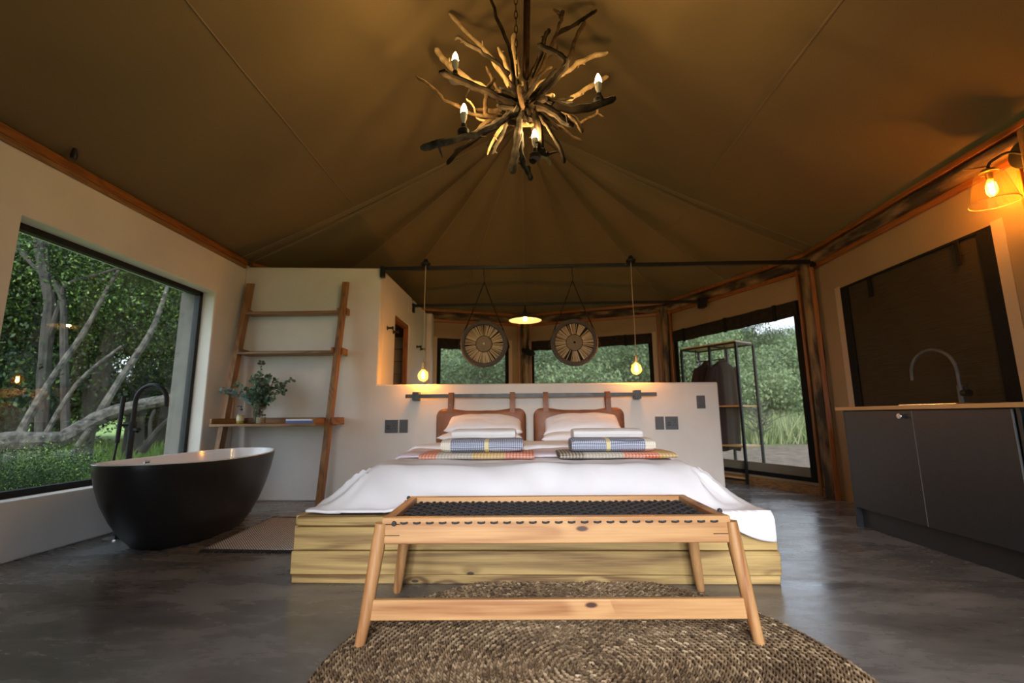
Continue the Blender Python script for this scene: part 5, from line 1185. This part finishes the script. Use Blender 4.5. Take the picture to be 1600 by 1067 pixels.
# --- woodland beyond the picture window
crownA = leaf_mesh('crown', crown_clusters(70, 2.5, 2.2, 4.2, 1, .35), 520, .42, .036, M['leaf'], 1)
crownB = leaf_mesh('crown', crown_clusters(70, 2.2, 2.6, 4.3, 2, .35), 520, .42, .034, M['leaf'], 2)
crownC = leaf_mesh('crown', crown_clusters(34, 1.5, .9, 1.3, 3, .3), 420, .38, .034, M['leaf'], 3)
tk = [trunk_mb(4.6, .16, s_, 5, (rx, ry)).mesh('trunk', M['bark']) for s_, rx, ry in ((1, .5, .3), (2, -.6, .2), (3, .2, -.5))]
def tree(name, x, y, crown, trunk, sc, rz, label, group, cat='tree', zf=ground_z):
    t = thing(name, label, cat, (x, y, zf(x, y)), rz, group); t.scale = (sc, sc, sc)
    link('crown', crown, t)
    if trunk is not None: link('trunk', trunk, t)
    return t
TL, TG = 'dense green woodland tree seen through the picture window', 'woodland trees behind the picture window'
rnd = random.Random(8)
spots = [(-9.6, 8.2), (-11.2, 7.0), (-8.4, 10.8), (-13.5, 9.6), (-10.6, 12.2), (-13.6, 12.6), (-12.0, 15.0), (-16, 10.5), (-17, 14.5), (-15, 18), (-19, 18), (-9.5, 14.2), (-21, 13), (-13.5, 6.2), (-17.5, 7.2), (-22, 21), (-17, 22), (-12, 19.5)]
for i, (x, y) in enumerate(spots):
    tree('woodland_tree', x, y, (crownA, crownB)[i % 2], tk[i % 3], rnd.uniform(.95, 1.35) * (1.25 if i > 4 else 1), rnd.uniform(0, 6.3), TL if i < 5 else 'tall woodland tree standing behind the nearer trees in the picture window', TG if i < 5 else 'farther woodland trees')
SL, SG = 'low leafy shrub on the grass behind the picture window', 'shrubs behind the picture window'
for i, (x, y) in enumerate([(-5.9, 4.4), (-6.4, 5.0), (-7.3, 5.6), (-5.6, 5.3), (-5.3, 4.7), (-6.2, 6.0), (-9.6, 6.6), (-15.5, 11.6), (-17, 15), (-19, 17), (-14.5, 17), (-20, 20), (-16, 21), (-22, 16), (-24, 19), (-18, 12.5), (-20, 13.5), (-12.5, 20), (-22, 23)]):
    tree('woodland_shrub', x, y, crownC, None, rnd.uniform(.22, .36) if i < 6 else rnd.uniform(1.2, 1.8), rnd.uniform(0, 6), SL if i < 6 else 'tall dark shrub deep in the woodland behind the leaning trunk', SG if i < 6 else 'deep woodland shrubs', 'shrub')
def bare(name, label, limbs, mat, cat='tree'):
    t = thing(name, label, cat, (limbs[0][0][0][0], limbs[0][0][0][1], 0)); o = Vector(t.location)
    for i, (p, r0, r1) in enumerate(limbs):
        q = smooth_path([Vector(v) - o for v in p], 4); m = len(q); rn = random.Random(i)
        obj('trunk' if i == 0 else 'branch', MB().tube(q, [(r0 + (r1 - r0) * k / (m - 1)) * rn.uniform(.9, 1.1) for k in range(m)], 9), M[mat], t)
bare('leaning_trunk', 'thick pale lichened trunk leaning across the lower part of the picture window', [([(-6.86,5.5,0.36),(-6.71,5.74,0.59),(-6.47,5.99,0.6),(-6.37,6.23,0.63),(-6.19,6.47,0.88),(-5.95,6.71,1.05),(-5.47,6.96,1.2),(-5.05,7.2,1.38)],0.152,0.063),([(-7.26,6.2,-0.34),(-7.28,6.4,0.49),(-7.12,6.6,1.41),(-6.9,6.8,2.22),(-6.75,7.0,3.11),(-6.59,7.2,3.84)],0.066,0.019),([(-6.84,6.0,-0.38),(-6.69,6.2,0.5),(-6.48,6.4,1.39),(-6.07,6.6,1.97)],0.044,0.018),([(-6.81,6.2,-0.34),(-6.36,6.2,0.16),(-6.0,6.2,0.75)],0.052,0.035),([(-6.22,6.5,0.88),(-6.08,6.67,1.5),(-5.87,6.85,2.21),(-5.84,7.03,2.99),(-5.91,7.2,3.83)],0.058,0.019)], 'bark_pale')
bare('forked_tree', 'tall dark forked tree trunk at the near side of the picture window', [([(-7.27,6.9,-0.48),(-7.48,6.9,1.04),(-7.58,6.9,2.04),(-7.63,6.9,2.77),(-7.89,6.9,3.53),(-8.06,6.9,4.31),(-8.12,6.9,5.24)],0.087,0.078),([(-7.58,6.9,2.04),(-7.44,6.9,2.77),(-7.4,6.9,3.03),(-6.93,6.9,3.19),(-6.42,6.9,3.34)],0.049,0.019),([(-7.69,6.9,3.09),(-8.17,6.9,3.53),(-8.57,6.9,3.99)],0.039,0.029),([(-7.03,6.9,0.55),(-7.32,6.9,2.24),(-7.42,6.9,2.77),(-7.62,6.9,3.09)],0.058,0.039)], 'bark')
bare('crooked_tree', 'crooked pale tree with a broken bough behind the middle of the picture window', [([(-8.63,9.0,-0.89),(-8.79,9.0,0.32),(-8.67,9.0,1.33),(-8.55,9.0,2.38),(-8.39,9.0,3.18),(-8.1,9.0,3.59)],0.177,0.089),([(-9.57,9.2,3.11),(-9.09,9.2,2.89),(-8.53,9.2,2.85),(-8.15,9.2,2.61)],0.116,0.104),([(-8.39,9.0,3.18),(-7.89,9.0,3.52),(-7.79,9.0,3.87)],0.076,0.051),([(-8.54,9.0,2.31),(-8.02,9.0,2.91),(-7.44,9.0,3.24)],0.063,0.038)], 'bark')
bare('slanting_tree', 'slim trunk slanting up beside the window edge behind the bath tap', [([(-6.32,7.5,0.36),(-6.06,7.5,0.72),(-5.81,7.5,0.93),(-5.35,7.5,1.19)],0.063,0.042),([(-6.19,7.5,0.51),(-6.24,7.5,0.82),(-6.19,7.5,1.03)],0.032,0.021)], 'bark')
bare('stump_tree', 'short stout trunk standing in the sunlit grass behind the leaning trunk', [([(-11.19,11.5,0.17),(-11.27,11.5,0.81),(-11.37,11.5,1.79),(-11.45,11.5,2.8)],0.097,0.065)], 'bark')
c_ = link('crown', crownA, bpy.data.objects['forked_tree'], (.1, .9, .7)); c_.scale = (.75, .75, .75)
gr = MB(); rnd = random.Random(4)
for _ in range(9000):
    x = rnd.uniform(-15, -4.0); y = rnd.uniform(3.2, 16); 
    if not (-1.75 * y < x * 1.0 < -.52 * y): continue
    z = ground_z(x, y); h = rnd.uniform(.06, .20) * (1 + y * .05); a = rnd.uniform(0, 6.3); w_ = .006 + .0012 * y; lx, ly = rnd.gauss(0, .35) * h, rnd.gauss(0, .35) * h; gr._t = rnd.random()
    gr.add([(x - w_ * math.cos(a), y - w_ * math.sin(a), z - .02), (x + w_ * math.cos(a), y + w_ * math.sin(a), z - .02), (x + lx, y + ly, z + h)], [(0, 1, 2)])
def raw(name, mb, mat):
    me = bpy.data.meshes.new(name); me.from_pydata(mb.v, [], mb.f); at = me.attributes.new('tone', 'FLOAT', 'POINT'); at.data.foreach_set('value', mb.tone); me.materials.append(mat); me.update(); return link(name, me)
tag(raw('woodland_grass', gr, M['grass_blade']), 'bright green grass on the woodland floor behind the picture window', 'grass', None, 'stuff')
tg = MB()
for _ in range(30000):
    y = rnd.uniform(11.5, 27); x = rnd.uniform(.24, .72) * y if rnd.random() < .8 else rnd.uniform(-.25, .2) * y
    if math.hypot(x - 8, y - 10.5) < 4.6: continue
    z = hill_z(x, y); h = rnd.uniform(.4, 1.15); a = rnd.uniform(0, 6.3); w_ = .008 + .0009 * y; lx, ly = rnd.gauss(0, .3) * h, rnd.gauss(0, .3) * h; tg._t = rnd.random()
    tg.add([(x - w_ * math.cos(a), y - w_ * math.sin(a), z - .03), (x + w_ * math.cos(a), y + w_ * math.sin(a), z - .03), (x + lx, y + ly, z + h)], [(0, 1, 2)])
tag(raw('tall_grass', tg, M['tall_grass']), 'tall pale grass beyond the bare sand behind the clothes rack', 'grass', None, 'stuff')
# --- bush on the hillside beyond the rear windows
hA = leaf_mesh('crown', crown_clusters(40, 2.1, 1.5, 2.0, 11, .5), 190, .44, .085, M['leaf_far'], 11)
hB = leaf_mesh('crown', crown_clusters(40, 1.7, 1.9, 2.3, 12, .5), 190, .44, .08, M['leaf_far'], 12)
hC = leaf_mesh('crown', crown_clusters(26, 1.2, 2.2, 3.4, 13, .4), 190, .42, .075, M['leaf_far'], 13)
ht = trunk_mb(3.2, .10, 31, 3).mesh('trunk', M['bark_pale'])
rnd = random.Random(17); HL, HG = 'grey green bushveld tree on the hillside beyond the rear windows', 'hillside trees beyond the rear windows'
row = 0; y = 22.0
while y < 100:
    k = -.36; sp_x = 2.6 + y * .035
    while k < .86:
        x = k * y + rnd.uniform(-.7, .7); yy = y + rnd.uniform(-1.5, 1.5)
        skip = y < 30 and rnd.random() < .35
        if not skip:
            sc = rnd.uniform(.8, 1.25) * (1 + y * .003)
            if x / yy > .43:
                room_ = .180 * math.hypot(x, yy) + .9 - hill_z(x, yy); sc = max(.45, min(sc, room_ / 4.2))
            cw = rnd.choice((hA, hA, hB, hC)); tall = cw is hC; near = y < 32
            lb = ('slender loose-crowned tree ' if tall else 'rounded bushy tree ') + ('at the foot of the hill beyond the tall grass' if near else 'high on the bush-covered hill beyond the windows')
            tree('hillside_tree', x, yy, cw, ht if y < 45 else None, sc, rnd.uniform(0, 6.3), lb, ('slender' if tall else 'rounded') + (' trees at the foot of the hill' if near else ' trees high on the hill'), 'tree', hill_z)
        k += sp_x / y * rnd.uniform(.8, 1.2)
    y *= 1.135
# nearer bushes seen past the clothes rack
for i, (x, y, c, s_, lb) in enumerate([(9.2, 18.6, hA, .8, 'leafy green bush beyond the sand, behind the clothes rack shelves'), (12.2, 20.8, hB, .9, 'rounded green bush on the right of the view past the clothes rack'), (13.0, 23.5, hA, .95, 'large green bush behind the rounded one past the clothes rack'), (6.8, 22.5, hB, .75, 'small bush behind the hanging bathrobes'), (1.9, 17.5, hA, .85, 'nearest bush beyond the wide rear window'), (-1.8, 17.0, hB, .85, 'nearest bush beyond the left rear window'), (16.0, 23.5, hC, .7, 'tall loose tree at the right edge of the tall opening')]):
    tree('green_bush', x, y, c, ht, s_, i * 1.3, lb, None, 'bush', hill_z)
bt = thing('bare_sapling', 'thin dry twiggy sapling on the sand behind the rack shelves', 'tree', (7.1, 14.3, ground_z(7.1, 14.3)))
obj('trunk', trunk_mb(1.1, .03, 77, 4, (.1, .1), .15), M['bark_pale'], bt)
rn = random.Random(9); tw_ = MB()
for k in range(40):
    a = rn.uniform(0, 6.3); b = Vector((rn.uniform(-.2, .2), rn.uniform(-.2, .2), rn.uniform(.35, 1.1))); e = b + Vector((math.cos(a) * .6, math.sin(a) * .6, rn.uniform(.1, .5))); tw_.tube([b, b.lerp(e, .5) + Vector((0, 0, .06)), e], [.012, .009, .004], 5)
tag(obj('twigs', tw_, M['bark_pale'], bt), kind='stuff')
